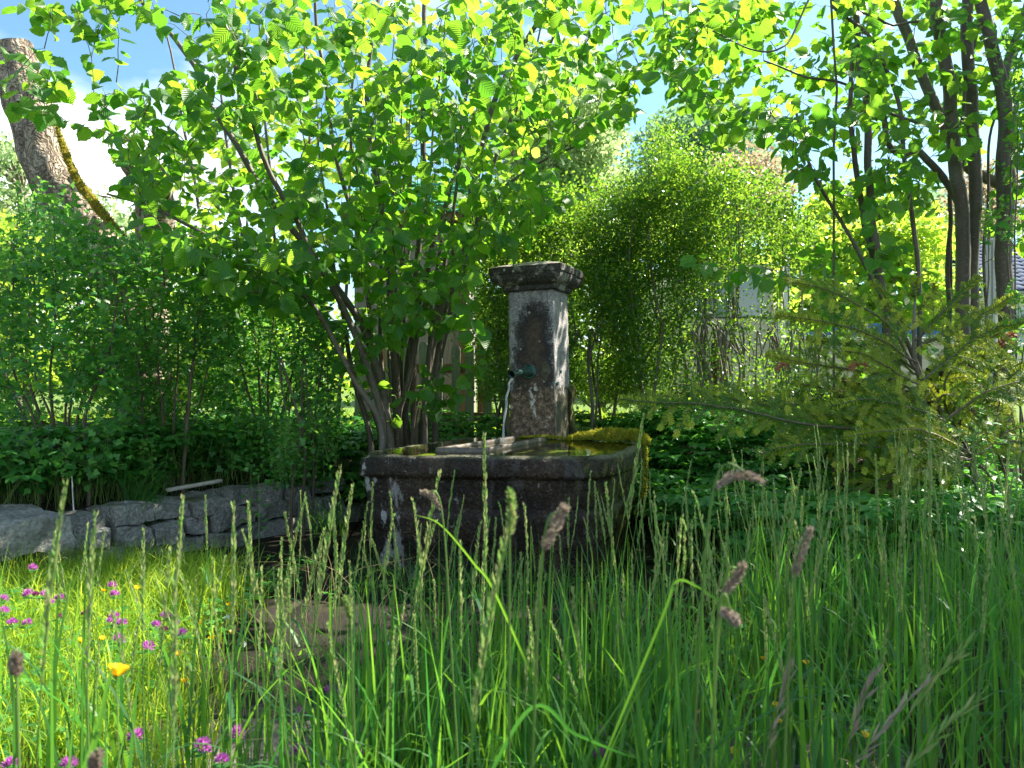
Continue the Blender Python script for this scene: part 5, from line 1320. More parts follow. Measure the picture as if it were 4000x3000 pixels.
# ------------------------------------------------------------------ ground cover
def elder(name, N, sampler, h0, h1, ls, seed, lab):
    r = np.random.RandomState(seed); x, y = sampler(N, r)
    g = ground(x, y); h = r.uniform(h0, h1, N); a = Acc(); w = Acc()
    base = np.stack([x, y, g], -1); lean = r.normal(0, .25, (N, 2))
    top = base + np.stack([lean[:, 0] * h, lean[:, 1] * h, h], -1)
    az = r.uniform(0, 2 * math.pi, N)
    for j in range(3):          # three arms
        th = az + (j - 1) * 1.15; arm = np.stack([np.cos(th), np.sin(th), np.full(N, .12)], -1); ap = top + arm * ls * .75
        for k in range(3):
            t2 = th + (k - 1) * 1.0; yd = np.stack([np.cos(t2), np.sin(t2), r.uniform(-.35, .1, N)], -1)
            nr = np.stack([r.normal(0, .22, N), r.normal(0, .22, N), np.ones(N)], -1)
            a.scatter(T_LEAFLET, ap, yd, nr, ls * r.uniform(.75, 1.2, N) * (1.12 if k == 1 else .9), np.clip(r.rand(N), 0, 1))
    # stalks
    V = np.stack([base + [-.0015, 0, 0], base + [.0015, 0, 0], top + [.001, 0, 0], top + [-.001, 0, 0]], 1).reshape(-1, 3)
    a.add(V, (np.arange(N) * 4)[:, None] + np.arange(4)[None], .5, None, 1)
    o = a.build(name, [MT['elder'], MT['greenstem']]); tag(o, lab, kind='stuff'); return o
def s_right(N, r):
    x = r.uniform(1.0, 3.4, N * 3); y = r.uniform(3.7, 6.9, N * 3)
    k = (x > .95 + .0 * y) & (x < y * .75) & ~((x < 1.25) & (y < 4.3)); return x[k][:N], y[k][:N]
def s_back(N, r): 
    x = r.uniform(-1.5, 1.6, N * 3); y = r.uniform(5.5, 7.3, N * 3)
    k = ~((np.abs(x - .3) < .4) & (np.abs(y - 5.5) < .4)) & ((y > 5.75) | (x > .5)); return x[k][:N], y[k][:N]
def s_left(N, r):
    t = r.uniform(0, 4.2, N); s_ = r.uniform(.42, 1.7, N) ** 1; p = W0 + WU * t[:, None] + WL * s_[:, None]; return p[:, 0], p[:, 1]
o1 = elder('ground_cover', 2600, s_right, .16, .42, .062, 301, 'ground elder leaves right of the trough')
o2 = elder('ground_cover', 1500, s_back, .15, .36, .062, 303, 'leafy ground cover behind the trough')
o3 = elder('ground_cover', 2300, s_left, .12, .48, .066, 305, 'broad leaves between the wall and the bushes')
def weeds(N, x0, x1, y0, y1, h0, h1, ls, seed, lab, cond=None):
    r = np.random.RandomState(seed); x = r.uniform(x0, x1, N * 3); y = r.uniform(y0, y1, N * 3); 
    dn = np.array([fbm((p, q, seed), 1.6, 2) for p, q in zip(x, y)]); k = dn > (cond or -.1); x = x[k][:N]; y = y[k][:N]; N = len(x)
    pos = np.stack([x, y, ground(x, y) + r.uniform(h0, h1, N)], -1); a = Acc()
    for T in T_LOBE: 
        w = r.rand(N) < .4; a.scatter(T, pos[w], np.stack([r.normal(size=w.sum()), r.normal(size=w.sum()), r.uniform(-.2, .3, w.sum())], -1), np.stack([r.normal(0, .3, w.sum()), r.normal(0, .3, w.sum()), np.ones(w.sum())], -1), ls * r.uniform(.6, 1.2, w.sum()), r.rand(w.sum()))
    o = a.build('weeds', MT['currant']); tag(o, lab, kind='stuff')
weeds(800, -2.2, -1.1, 3.8, 4.6, .0, .05, .026, 311, 'small weeds creeping over the slabs by the wall foot', .15)
weeds(260, -.9, .6, 3.7, 4.05, .0, .05, .028, 313, 'small weeds at the foot of the trough', .1)
weeds(1500, -2.4, -1.1, 1.9, 3.5, .02, .16, .034, 315, 'clover and weed leaves among the short grass', .0)
weeds(1200, .3, 3.0, 1.9, 3.8, .02, .22, .036, 317, 'weed leaves deep in the tall grass', .0)

# ------------------------------------------------------------------ grass blades
def blades(name, x, y, h, w, bend, mat, seed, lab, seg=5, zoff=0):
    r = np.random.RandomState(seed); N = len(x); g = ground(x, y) + zoff
    az = r.uniform(0, 2 * math.pi, N); dx = np.cos(az) * bend; dy = np.sin(az) * bend
    fa = r.uniform(0, math.pi, N); wx = np.cos(fa) * w; wy = np.sin(fa) * w
    V = np.zeros((N, seg + 1, 2, 3))
    for i in range(seg + 1):
        t = i / seg; c = np.stack([x + dx * h * t ** 2.2, y + dy * h * t ** 2.2, g + h * (t - .45 * bend * t ** 3)], -1)
        ww = (1 - t ** 2.2) * .5 * (1 if t > .12 else .7) + .02; off = np.stack([wx * ww, wy * ww, np.zeros(N)], -1)
        V[:, i, 0] = c - off; V[:, i, 1] = c + off
    idx = (np.arange(N) * (seg + 1) * 2)[:, None, None]; i_ = np.arange(seg)[None, :, None] * 2
    Fc = (idx + i_ + np.array([0, 1, 3, 2])[None, None]).reshape(-1, 4)
    a = Acc(); a.add(V.reshape(-1, 3), Fc, np.repeat(r.rand(N), seg)); o = a.build(name, MT[mat]); tag(o, lab, kind='stuff'); return o
def outside_court(x, y): return ~((x > -1.55) & (x < .62) & (y > 2.25) & (y < 5.9))
r = np.random.RandomState(401)
# short sunny turf on the left
N = 16000; x = r.uniform(-2.9, -.75, N); y = r.uniform(1.9, 4.2, N)
s_ = (x - W0[0]) * WL[0] + (y - W0[1]) * WL[1]; edge = -1.22 + .5 * (3.0 - y) * (y < 3) * .8 - .35 * (y > 3.4) * (y - 3.4)
k = (s_ < -.02) & (x < edge + r.normal(0, .08, N)); x, y = x[k], y[k]
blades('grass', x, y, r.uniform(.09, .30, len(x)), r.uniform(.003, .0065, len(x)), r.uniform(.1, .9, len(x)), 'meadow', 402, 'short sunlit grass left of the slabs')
# tall stand right and front
N = 4800; x = r.uniform(-.2, 3.6, N); y = r.uniform(1.3, 3.9, N)
k = (x < y * .72 + .1) & ((x > .62 + .25 * (y - 2.2)) | ((y < 2.35) & (x > .0 + .1 * r.rand(N)))) & (r.rand(N) < np.where(y < 1.8, .45, 1)); x, y = x[k], y[k]
blades('grass', x, y, r.uniform(.30, .72, len(x)) * (1 - .42 * sstep(y, 2.4, 3.7)), r.uniform(.004, .014, len(x)), r.uniform(.02, 1.0, len(x)) ** 2 * .7, 'grass', 404, 'dense tall grass filling the right foreground', 6)
N = 2900; x = r.uniform(-1.6, .45, N); y = r.uniform(1.35, 2.2, N)
k = (np.abs(x) < y * .8) & (r.rand(N) < np.where(x < -.42, .13, .9)); x, y = x[k], y[k]
blades('grass', x, y, r.uniform(.26, .70, len(x)), r.uniform(.005, .013, len(x)), r.uniform(.02, 1, len(x)) ** 2 * .7, 'grass', 406, 'thin tall grass along the near edge of the slabs', 6)
N = 260; x = r.uniform(-.85, .4, N); y = r.uniform(3.72, 3.95, N); blades('grass', x, y, r.uniform(.1, .32, N), r.uniform(.002, .004, N), r.uniform(.4, 1.0, N), 'grass', 408, 'thin grass tufts at the foot of the trough')
# small tufts in slab joints
N = 700; x = r.uniform(-1.5, .9, N); y = np.array(ys_)[r.randint(0, 7, N)] + r.normal(0, .03, N); k = np.array([fbm((a_, b_, 3), 2.2) for a_, b_ in zip(x, y)]) > .12; x, y = x[k], y[k]
blades('grass', x, y, r.uniform(.03, .14, len(x)), r.uniform(.002, .004, len(x)), r.uniform(.2, .9, len(x)), 'grass', 410, 'little grass tufts in the joints of the slabs')
N = 550; x = r.uniform(-.9, 2.6, N); y = r.uniform(1.5, 3.4, N); k = np.abs(x) < y * .74; x, y = x[k], y[k]
blades('grass', x, y, r.uniform(.2, .62, len(x)), r.uniform(.0015, .0035, len(x)), r.uniform(.1, 1.3, len(x)), 'straw', 416, 'dry straw-coloured blades among the green grass')
# arching tuft on the wall
tc_ = P(560, 1960, 4.75); N = 150
gt = blades('grass_tuft', tc_[0] + r.normal(0, .05, N), tc_[1] + r.normal(0, .05, N), r.uniform(.22, .50, N), r.uniform(.004, .008, N), r.uniform(.5, 1.1, N), 'grass', 412, None); del gt['kind']
tag(gt, 'arching grass tuft growing on the wall top behind the broad flat stone', 'grass tuft')
tc_ = P(1290, 2000, 5.3); N = 120
gt = blades('grass_tuft', tc_[0] + r.normal(0, .05, N), tc_[1] + r.normal(0, .05, N), r.uniform(.2, .42, N), r.uniform(.003, .006, N), r.uniform(.4, .9, N), 'grass', 413, None); del gt['kind']
tag(gt, 'dark grass tuft in the gap between the wall end and the trough', 'grass tuft')
# lawn far behind on the left
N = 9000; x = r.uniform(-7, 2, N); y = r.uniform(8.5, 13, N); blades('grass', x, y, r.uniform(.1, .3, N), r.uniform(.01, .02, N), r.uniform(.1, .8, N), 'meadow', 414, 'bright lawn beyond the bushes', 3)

# ------------------------------------------------------------------ grass stalks with seed spikes
def stalk_meshes(n=8):
    out = []
    for v in range(n):
        r = np.random.RandomState(500 + v); H = 1.0; bend = r.uniform(.0, .10); az = 0
        t = np.linspace(0, 1, 14); p = np.stack([bend * t ** 2, .02 * np.sin(t * 5 + v), t * H], -1)
        a = Acc(); V_, F_ = tube(p, np.linspace(.0021, .0008, 14), 5); a.add(V_, F_, .3)
        stem = a.mesh('stem', MT['greenstem'])
        a = Acc(); k = 0
        for s_ in np.linspace(.74, .995, 26 + v):
            q = np.array([np.interp(s_, t, p[:, j]) for j in range(3)]); L = .020 * (1.15 - abs(s_ - .86) * 3.2)
            for sg in (-1, 1):
                w = r.uniform(.12, .26) * sg; y = np.array([[w, r.uniform(-.18, .18), 1.0]])
                a.scatter(T_BOX, q[None] + r.normal(0, .0006, 3), y, unit(1, r), np.array([[.0092, L * r.uniform(.8, 1.2), .006]]), np.array([r.rand()]))
        spike = a.mesh('seed_spike', MT['spike'])
        leaves = []
        for j in range(r.randint(1, 3)):
            z0 = r.uniform(.25, .6); dr = r.uniform(0, 6.28); L = r.uniform(.16, .3); up = r.uniform(.5, 1.3)
            tt = np.linspace(0, 1, 7); c = np.stack([np.cos(dr) * L * tt * .6 + np.interp(z0, t, p[:, 0]), np.sin(dr) * L * tt * .6, z0 + L * (up * tt - .75 * tt ** 2)], -1)
            sd = np.array([-math.sin(dr), math.cos(dr), 0]); wv = .004 * (1 - tt ** 2) + .0004
            V = np.concatenate([[c[i] - sd * wv[i], c[i] + sd * wv[i]] for i in range(7)]); a = Acc(); a.add(V, [[2 * i, 2 * i + 1, 2 * i + 3, 2 * i + 2] for i in range(6)], r.rand()); leaves.append(a.mesh('leaf_blade', MT['grass']))
        out.append((stem, spike, leaves))
    return out
STK = stalk_meshes()
def stalk(x, y, h, lab, grp, v, lean=(0, 0), rz=None):
    e = empty('grass_stalk', (x, y, float(ground(x, y))), lab, 'grass stalk', grp)
    e.rotation_euler = (lean[0], lean[1], rs.uniform(0, 6.28) if rz is None else rz); e.scale = (1, 1, h)
    e.scale = (.6 + .4 * h, .6 + .4 * h, h)
    stem, spike, leaves = STK[v % len(STK)]
    for nm, me in [('stem', stem), ('seed_spike', spike)] + [('leaf_blade', m_) for m_ in leaves]:
        o = bpy.data.objects.new(nm, me); COL.objects.link(o); o.parent = e
def zone_stalks(n, f, hr, lab, grp, seed):
    r = np.random.RandomState(seed); c = 0
    while c < n:
        x, y = f(r)
        if abs(x) > y * .74: continue
        h = r.uniform(*hr); stalk(x, y, h, lab, grp, r.randint(0, 8), (r.normal(0, .085), r.normal(0, .085))); c += 1
zone_stalks(108, lambda r: (r.uniform(.95, 2.4), r.uniform(1.7, 3.6)), (.58, .84), 'green grass stalk with a slim seed spike, in the dense stand right of the trough', 'grass stalks right of the trough', 601)
zone_stalks(88, lambda r: (r.uniform(.0, .95), r.uniform(1.4, 2.9)), (.56, .82), 'green grass stalk with a slim seed spike, in front of the trough right half', 'grass stalks before the right half of the trough', 603)
zone_stalks(52, lambda r: (r.uniform(-.75, .0), r.uniform(1.3, 2.3)), (.60, .80), 'thin grass stalk with a slim seed spike, in front of the trough left half', 'grass stalks before the left half of the trough', 605)
zone_stalks(14, lambda r: (r.uniform(-1.7, -.75), r.uniform(1.4, 2.6)), (.52, .72), 'thin grass stalk standing over the dark slabs and the flowers', 'grass stalks over the flowers', 607)
# tall near stalks, seen large
NEAR = [(20, 1880, .95, 'blurred brown-green stalk at the very left edge'), (375, 2010, 1.15, 'blurred stalk just right of the clover at left'), (640, 1950, 1.25, 'soft green stalk above the yellow flowers'), (930, 1980, 1.3, 'tall stalk in front of the gap left of the trough'), (1110, 1830, 1.35, 'tall upright stalk crossing the wall end'), (1255, 1900, 1.5, 'stalk with spike just left of the trough corner'), (1530, 1840, 1.55, 'leaning stalk in front of the trough left end'), (1925, 1700, 1.6, 'tallest stalk crossing the concrete bar of the trough'), (2370, 1620, 1.9, 'tall straight stalk in front of the mossy trough corner'), (3620, 1620, 1.7, 'tall stalk reaching up to the fir sprays'), (3490, 1740, 1.8, 'tall pale stalk in front of the low stump'), (700, 2280, 1.0, 'blurred nodding stalk low over the yellow flowers'), (1660, 2080, .9, 'thick blurred leaning stalk before the trough left half')]
for k, (px, py, d, lab) in enumerate(NEAR):
    t = P(px, py, d); h = t[2] - float(ground(t[0], t[1])); stalk(t[0], d, h, lab, None, k, (0, .02 * (-1) ** k), 0)
# nodding pale brome heads at lower right
def brome(px, py, d, ang, L, lab, seed, mat='spike'):
    r = np.random.RandomState(seed); t = P(px, py, d); b = np.array([t[0] - math.sin(ang) * .5, t[1] + .02, 0.0]); b[2] = float(ground(b[0], b[1]))
    e = empty('grass_stalk', tuple(b), lab, 'grass stalk'); tip = t - b
    m_ = np.array([tip[0] * .15, tip[1] * .5, tip[2] * .7]); tt = np.linspace(0, 1, 16)[:, None]; p = 2 * tt * (1 - tt) * m_ + tt ** 2 * tip
    a = Acc(); V_, F_ = tube(p, np.linspace(.0018, .0006, 16), 5); a.add(V_, F_); a.build('stem', MT['greenstem'], e)
    a = Acc()
    for s_ in np.linspace(.74, 1.0, 26):
        q = np.array([np.interp(s_, tt[:, 0], p[:, j]) for j in range(3)]); dr = p[-1] - p[-4]; dr /= np.linalg.norm(dr)
        a.scatter(T_BOX, q[None], (dr + r.normal(0, .18, 3))[None], unit(1, r), np.array([[.008, .036, .006]]), np.array([r.rand()]))
    a.build('seed_head', MT[mat], e)
brome(3600, 2690, 1.15, .5, .1, 'pale silvery nodding grass head low on the right side', 1, 'spikep'); brome(3810, 2740, 1.1, .55, .1, 'brownish nodding grass head nearest the lower right corner', 2); brome(3080, 2640, 1.15, .15, .1, 'silvery upright grass head beside the buttercup pair', 3, 'spikep'); brome(3410, 2650, 1.2, .2, .1, 'pale grass head left of the silvery nodding one', 4, 'spikep'); brome(3780, 2520, 1.2, .5, .1, 'brown slanting grass head in the right-hand stand', 5)
# cocksfoot heads
def cocksfoot(pts, d, rad, lab, seed, mat='spikep', bx=None):
    r = np.random.RandomState(seed); p = smoothline(ppath(pts, d), 8); lo = p[0]
    b = np.array([lo[0] + (bx or (lo[0] - p[-1][0]) * 1.5), lo[1] + .03, 0.0]); b[2] = float(ground(b[0], b[1])); e = empty('cocksfoot_grass', tuple(b), lab, 'flowering grass')
    a = Acc(); st_ = smoothline([b, b * .4 + lo * .6 + [0, 0, .03], lo, p[-1]], 8); V_, F_ = tube(st_ - b, np.linspace(.0019, .0012, len(st_)), 6); a.add(V_, F_); a.build('stem', MT['greenstem'], e)
    n = 260; k = r.rand(n) * (len(p) - 1); k0 = k.astype(int); q = p[k0] + (p[np.minimum(k0 + 1, len(p) - 1)] - p[k0]) * (k - k0)[:, None]
    env = np.sin(np.clip(k / (len(p) - 1), .04, .97) * math.pi) ** .5; u = unit(n, r); q = q + u * (rad * .62 * env * r.uniform(.3, 1, n))[:, None]
    tg = p[-1] - p[0]; tg /= np.linalg.norm(tg); a = Acc(); a.scatter(T_BOX, q - b, u * .8 + tg, unit(n, r), np.stack([np.full(n, .004), np.full(n, .008), np.full(n, .004)], -1), r.rand(n)); a.build('flower_head', MT[mat], e)
cocksfoot([(2120, 2150), (2165, 2060), (2205, 1985)], .85, .007, 'blurred pink-brown cocksfoot head in front of the trough face', 1)
cocksfoot([(1990, 2090), (2000, 2010), (1992, 1925)], .95, .006, 'grey-green blurred cocksfoot head left of the pink one', 2, 'spike')
cocksfoot([(2790, 1900), (2850, 1860), (2920, 1860), (2975, 1885)], .9, .005, 'grey arching cocksfoot head under the fir sprays', 3, bx=-.06)
cocksfoot([(3105, 2250), (3125, 2170), (3165, 2070)], .95, .006, 'purplish cocksfoot head in the right-hand stand', 4)
cocksfoot([(2820, 2330), (2865, 2270), (2900, 2210)], .9, .005, 'brownish cocksfoot head above the bent grass blade', 5)
cocksfoot([(2810, 2380), (2850, 2400), (2870, 2430)], .85, .005, 'small purple cocksfoot head on the bent grass blade', 6)
cocksfoot([(1725, 1990), (1690, 1940), (1650, 1925)], 1.3, .005, 'pink-tipped arching grass head before the dark trough face', 7)
cocksfoot([(1370, 2430), (1360, 2380), (1350, 2340)], 1.25, .005, 'small cream grass head over the dark slabs', 8, 'spike')
cocksfoot([(1130, 2400), (1120, 2330), (1125, 2270)], 1.3, .006, 'pale green grass head with side lobes over the slabs', 9, 'spike')
cocksfoot([(65, 2640), (60, 2610), (68, 2560)], .8, .006, 'dark blurred seed head low at the left edge', 10)
cocksfoot([(375, 3010), (370, 2990), (380, 2950)], .75, .006, 'brown blurred seed head at the bottom edge', 11)
# wide bent blades
def wide_blade(pts, d, w, lab, seed):
    q = ppath(pts, d); dv = (q[0] - q[1]); dv[2] = 0; dv = dv / (np.linalg.norm(dv) + 1e-6); b = q[0] + dv * min(.22, q[0][2] * .45) + np.array([0, .05, 0]); b[2] = float(ground(b[0], b[1]))
    st_ = smoothline([b, b * .45 + q[0] * .55 + dv * .02] + q, 8); w = w * .68; n = len(st_); tg = np.gradient(st_, axis=0); sd = np.cross(tg, [0, 1.0, .3]); sd /= np.linalg.norm(sd, axis=1, keepdims=True)
    wv = w * np.sin(np.linspace(.35, math.pi - .02, n)); up = np.cross(sd, tg); up /= np.linalg.norm(up, axis=1, keepdims=True) + 1e-9
    V = []; 
    for i in range(n): V += [st_[i] - sd[i] * wv[i] + up[i] * wv[i] * .3, st_[i], st_[i] + sd[i] * wv[i] + up[i] * wv[i] * .3]
    a = Acc(); V = np.array(V) - b; a.add(V, [[3 * i + k, 3 * i + k + 1, 3 * i + k + 4, 3 * i + k + 3] for i in range(n - 1) for k in (0, 1)], .2 + .1 * (seed % 5)); o = a.build('bent_grass', MT['grass']); o.location = b; tag(o, lab, 'grass blade')
wide_blade([(2585, 2420), (2640, 2275), (2720, 2290), (2840, 2370), (2960, 2440)], 1.15, .0034, 'bright bent grass blade folded over right of the trough', 1)
wide_blade([(340, 2980), (380, 2850), (420, 2680), (455, 2550)], .8, .005, 'broad blurred grass blade beside the near buttercup', 2)
wide_blade([(2050, 2790), (2250, 2870), (2420, 2940), (2560, 2985)], 1.1, .0045, 'light green blade slanting down along the lower edge', 3)
wide_blade([(1950, 2350), (1850, 2200), (1720, 2050), (1620, 2010)], 1.4, .0035, 'yellow-green blade curving left before the trough', 5)

# ------------------------------------------------------------------ flowers
def clover_meshes():
    out = []
    for v, (mat, sc_) in enumerate([('petal_p', 1), ('petal_p', .95), ('petal_d', .7)]):
        r = np.random.RandomState(700 + v); n = 110; u = unit(n, r); u[:, 2] = np.abs(u[:, 2]) * 1.0 - .35 * (r.rand(n) < .35); u /= np.linalg.norm(u, axis=1, keepdims=True)
        a = Acc(); a.scatter((T_BOX[0] * [1, 1, 1], T_BOX[1], T_BOX[2]), u * .0045 * sc_, u + [0, 0, .45], unit(n, r), np.stack([np.full(n, .0048), r.uniform(.009, .0125, n) * sc_, np.full(n, .004)], -1), r.rand(n)); hd = a.mesh('flower_head', MT[mat])
        out.append(hd)
    a = Acc(); r = np.random.RandomState(711)
    for k in range(3):
        th = k * 2.1 + .3; T = strip_leaf([.1, .3, .36, .26, .05], [0, .25, .55, .85, 1.0], .1, .1); a.scatter(T, np.array([[0, 0, -.012]]), np.array([[math.cos(th), math.sin(th), .25]]), np.array([[0, 0, 1.0]]), np.array([.022]), np.array([r.rand()]))
    return out, a.mesh('leaf', MT['elder'])
CLV, CLL = clover_meshes()
def flower_stem(e, tip, rad=.0011):
    p = smoothline([(0, 0, 0), (tip[0] * .3 + .01, tip[1] * .3, tip[2] * .55), tip], 6); a = Acc(); V_, F_ = tube(p, rad, 5); a.add(V_, F_); a.build('stem', MT['greenstem'], e)
def clover(px, py, d, lab, kind=0, size=1.0):
    t = P(px, py, d); off = rs.uniform(-.04, .04, 2); b = np.array([t[0] + off[0], t[1] + off[1], 0]); b[2] = float(ground(b[0], b[1]))
    e = empty('clover_flower', tuple(b), lab, 'clover flower', 'red clover flowers in the grass'); tip = tuple(t - b); flower_stem(e, tip)
    o = bpy.data.objects.new('flower_head', CLV[kind]); COL.objects.link(o); o.parent = e; o.location = tip; o.scale = (size * 1.5,) * 3; o.rotation_euler = (rs.uniform(-.3, .3), rs.uniform(-.3, .3), rs.uniform(0, 6))
    o = bpy.data.objects.new('leaf', CLL); COL.objects.link(o); o.parent = e; o.location = tip; o.rotation_euler = (0, 0, rs.uniform(0, 6)); o.scale = (1.2,) * 3
def dd_(py, dz=.80): return min(3.3, dz * F / (py - HY))
CL = [(128, 2220, 'topmost clover head, just below the left end of the wall', 0), (111, 2323, 'clover head second from the left in the upper row', 0), (140, 2325, 'small dark clover bud in the upper row beside a full head', 2), (176, 2326, 'clover head in the middle of the upper row, left of the blurred stalk', 0), (194, 2356, 'small pink clover head just under the upper row', 1), (232, 2337, 'dark clover head at the right end of the upper row', 0),
      (13, 2344, 'bright clover head cut by the left edge', 1), (14, 2388, 'shaded clover head below the bright one at the left edge', 0), (47, 2435, 'wide pink clover head low beside the left edge', 1), (106, 2437, 'clover head right of the wide pink one', 1), (438, 2290, 'upper one of two stacked clover heads below the wall stones', 0), (448, 2324, 'lower one of two stacked clover heads below the wall stones', 0),
      (234, 2411, 'round dark clover bud left of the tight trio', 2), (331, 2399, 'small reddish clover bud between the upper row and the trio', 2), (446, 2410, 'top clover head of the tight trio', 0), (438, 2432, 'lower left clover head of the tight trio', 0), (475, 2438, 'lower right clover head of the tight trio', 0), (461, 2501, 'dark clover head hanging under the tight trio', 0),
      (646, 2410, 'pink clover head above the group near the yellow flowers', 1), (607, 2446, 'small pink clover head at the left of the group near the yellow flowers', 1), (638, 2463, 'clover bud low in the group near the yellow flowers', 2), (684, 2441, 'pink clover head right of centre in the group near the yellow flowers', 1), (711, 2478, 'wide pink clover head nearest the yellow flowers', 1), (577, 2533, 'largest bright magenta clover head, alone in the sunny grass', 1),
      (924, 2870, 'purple clover head low at the right of the sunny corner', 0), (789, 2920, 'tall purple clover head near the bottom edge', 0), (531, 2882, 'pink clover head over the lit slab at bottom', 1), (868, 2975, 'pink clover head at the bottom edge', 1), (41, 2991, 'clover head in the lower left corner', 1), (268, 2991, 'dark clover head at the bottom edge left of centre', 0), (1180, 2788, 'magenta clover head between the grass and the lit slab', 1), (1160, 2940, 'clover head at the bottom below the lone magenta one', 0),
      (2185, 2662, 'clover head at the left of the clover group in the tall grass', 0), (2270, 2625, 'top left clover head of the group in the tall grass', 1), (2297, 2625, 'top right clover head of the group in the tall grass', 1), (2310, 2658, 'bright clover head hanging below the pair in the tall grass', 1), (2400, 2632, 'clover head at the right of the group in the tall grass', 0), (2345, 2870, 'dim clover head deep in the tall grass', 0), (2350, 2960, 'clover head at the bottom edge in the tall grass', 0), (1290, 2700, 'small pink clover head half hidden by grass stems', 1)]
for k, (px, py, lab, kd) in enumerate(CL):
    d = dd_(py) if px < 1000 else min(2.5, dd_(py, .82)); clover(px, py, d, lab, kd, 1.15 if 'largest' in lab else rs.uniform(.85, 1.05))
def petals():
    a = Acc(); r = np.random.RandomState(720); out = []
    T = strip_leaf([.12, .34, .47, .44, .2], [0, .3, .62, .88, 1.0], .18, -.25)
    a.add(T[0], T[1], .4, T[2]); return a.mesh('petal', MT['petal_y'])
PT = petals()
a = Acc(); V_, F_ = tube([(0, 0, 0), (0, 0, .003), (0, 0, .005)], [.003, .0035, .001], 8); a.add(V_, F_); BC = a.mesh('flower_centre', MT['moss'])
def buttercup(px, py, d, lab, size=1.0, tilt=0.0):
    t = P(px, py, d); off = rs.uniform(-.05, .05, 2); b = np.array([t[0] + off[0], t[1] + off[1], 0]); b[2] = float(ground(b[0], b[1]))
    e = empty('buttercup', tuple(b), lab, 'buttercup', 'yellow buttercups in the grass'); tip = t - b; flower_stem(e, tuple(tip), .0009)
    o = bpy.data.objects.new('flower_centre', BC); COL.objects.link(o); o.parent = e; o.location = tip
    rx, ry = rs.uniform(-.5, .3) + tilt, rs.uniform(-.4, .4)
    from mathutils import Matrix, Euler
    Rm = Euler((rx, ry, 0)).to_matrix().to_4x4()
    for k in range(5):
        o = bpy.data.objects.new('petal', PT); COL.objects.link(o); o.parent = e
        M_ = Matrix.Translation(Vector(tip)) @ Rm @ Matrix.Rotation(k * 2 * math.pi / 5, 4, 'Z') @ Matrix.Rotation(R(32), 4, 'X') @ Matrix.Scale(.0145 * size, 4); o.matrix_local = M_
BUT = [(404, 2313, 'buttercup below the wall stones, left of the stacked clover pair'), (533, 2301, 'tiny buttercup right of the stacked clover pair'), (896, 2367, 'open buttercup on a tall stem against the dark slabs'), (791, 2429, 'upper buttercup of the crossing pair near the dandelion stem'), (775, 2440, 'lower buttercup of the crossing pair near the dandelion stem'), (908, 2476, 'buttercup at the right tip of the sunny grass'), (828, 2500, 'closed round buttercup left of the right tip one'), (697, 2562, 'cupped buttercup low between blurred stalks'), (400, 2502, 'narrow buttercup hidden by a blurred stalk'), (316, 2509, 'half hidden buttercup in the sunny grass'), (722, 2668, 'dull buttercup low beside a blurred stalk'),
       (3030, 2765, 'upper buttercup of the pair in the tall grass at right'), (3035, 2825, 'lower buttercup of the pair in the tall grass at right'), (2870, 2945, 'drooping buttercup low in the tall grass'), (3380, 2882, 'buttercup deep in the grass near the pale grass heads'), (3150, 2597, 'small buttercup high in the tall grass'), (2985, 2580, 'small buttercup beside the highest one in the tall grass'), (2415, 2500, 'tiny buttercup before the wet slabs')]
for px, py, lab in BUT: buttercup(px, py, dd_(py) if px < 1000 else min(2.3, dd_(py, .84)), lab)
buttercup(453, 2645, 1.0, 'large near buttercup, out of focus beside the broad blade', 1.25)
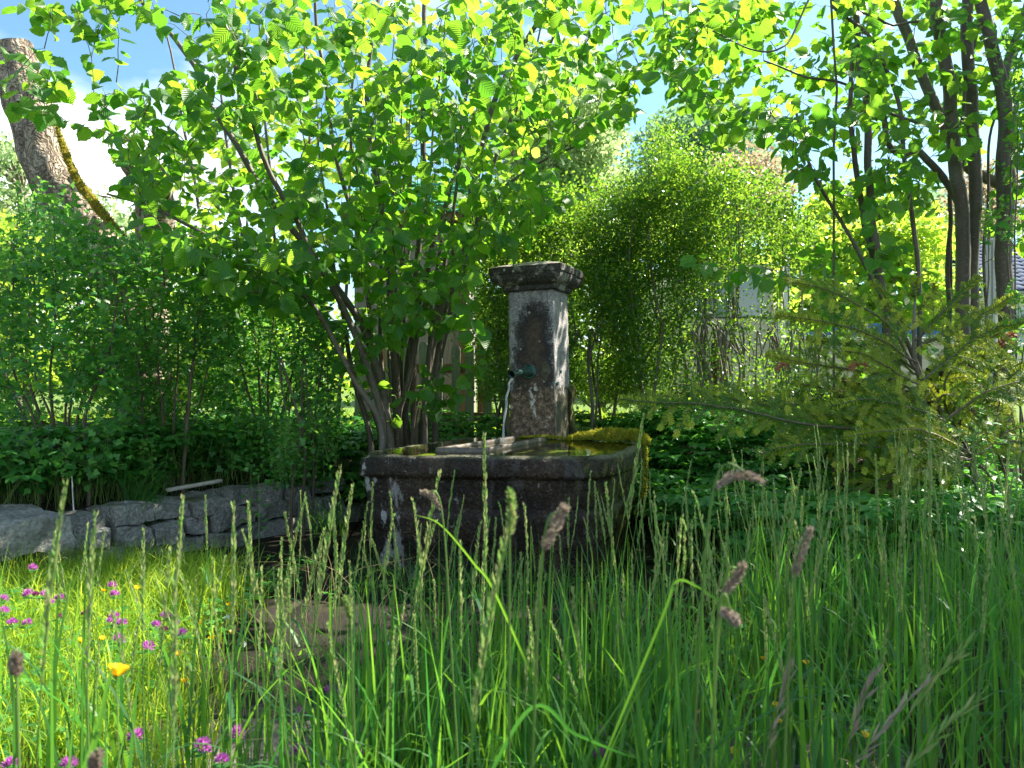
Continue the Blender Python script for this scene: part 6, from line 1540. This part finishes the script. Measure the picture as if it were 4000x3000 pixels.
def dandelion(px, py, bpx, bpy_, d, lab):
    t = P(px, py, d); b = P(bpx, bpy_, d); b[2] = float(ground(b[0], b[1])); e = empty('dandelion_seed_head', tuple(b), lab, 'dandelion'); tip = t - b
    p = smoothline([(0, 0, 0), tip * .5 + np.array([-.02, 0, .05]), tip], 8); a = Acc(); V_, F_ = tube(p, .0018, 6); a.add(V_, F_); a.build('stem', MT['greenstem'], e)
    r = np.random.RandomState(int(px)); n = 60; u = unit(n, r); a = Acc(); a.scatter(T_BOX, tip + u * .002, u + tip / np.linalg.norm(tip) * .6, unit(n, r), np.stack([np.full(n, .003), np.full(n, .010), np.full(n, .002)], -1), r.rand(n)); a.build('seed_head', MT['fluff'], e)
dandelion(887, 2412, 720, 2480, 2.65, 'spent white dandelion head on a yellow stem, upper of two over the dark slabs'); dandelion(950, 2518, 820, 2520, 2.35, 'spent white dandelion head, lower of two over the dark slabs'); dandelion(1515, 2520, 1600, 2800, 2.2, 'white dandelion bud on a curved stem in the centre')

# upright leafy plants on the bank at left
def leafy(px, ty, by, d, lab, seed, n=9, ls=.09):
    r = np.random.RandomState(seed); t = P(px, ty, d); b = np.array([t[0], t[1], float(ground(t[0], t[1]))]); e = empty('leafy_plant', tuple(b), lab, 'leafy plant'); tip = t - b
    a = Acc(); p = smoothline([(0, 0, 0), tip * .5 + [r.normal(0, .01), 0, 0], tip], 8); V_, F_ = tube(p, np.linspace(.004, .0018, len(p)), 6); a.add(V_, F_); a.build('stem', MT['greenstem'], e)
    for k in range(n):
        f = .35 + .65 * k / (n - 1); c = tip * f; th = k * 2.4 + seed; T = T_LOBE[k % 3]; a = Acc()
        y = np.array([[math.cos(th), math.sin(th) * .8, .15 + .5 * (f > .9)]]); a.scatter(T, c[None] + y * .03, y, np.array([[0, -.5, 1.0]]), np.array([ls * (1.15 - .55 * f)]), np.array([r.rand()]))
        a.build('leaf', MT['currant'], e)
leafy(245, 1690, 2000, 4.6, 'tallest pale stem with lobed leaves in front of the left bushes', 1, 12, .11); leafy(150, 1740, 2020, 4.5, 'leafy stem left of the tallest pale one', 2, 9); leafy(370, 1720, 2010, 4.7, 'thin leafy stem right of the tallest pale one', 3, 8, .08); leafy(980, 1830, 2060, 4.9, 'wiry herb with small leaves growing from the wall joint', 4, 12, .05); leafy(1010, 1850, 2250, 4.4, 'feathery young plant before the middle of the wall', 5, 14, .045)
a = Acc(); b = P(285, 1990, 4.5); V_, F_ = tube([(b[0] + .004, b[1], .30), (b[0] - .008, b[1], .53)], [.004, .0035], 6); a.add(V_, F_); o = a.build('thin_stake', MT['white']); tag(o, 'thin pale stake stuck upright in the bank behind the wall', 'stake')
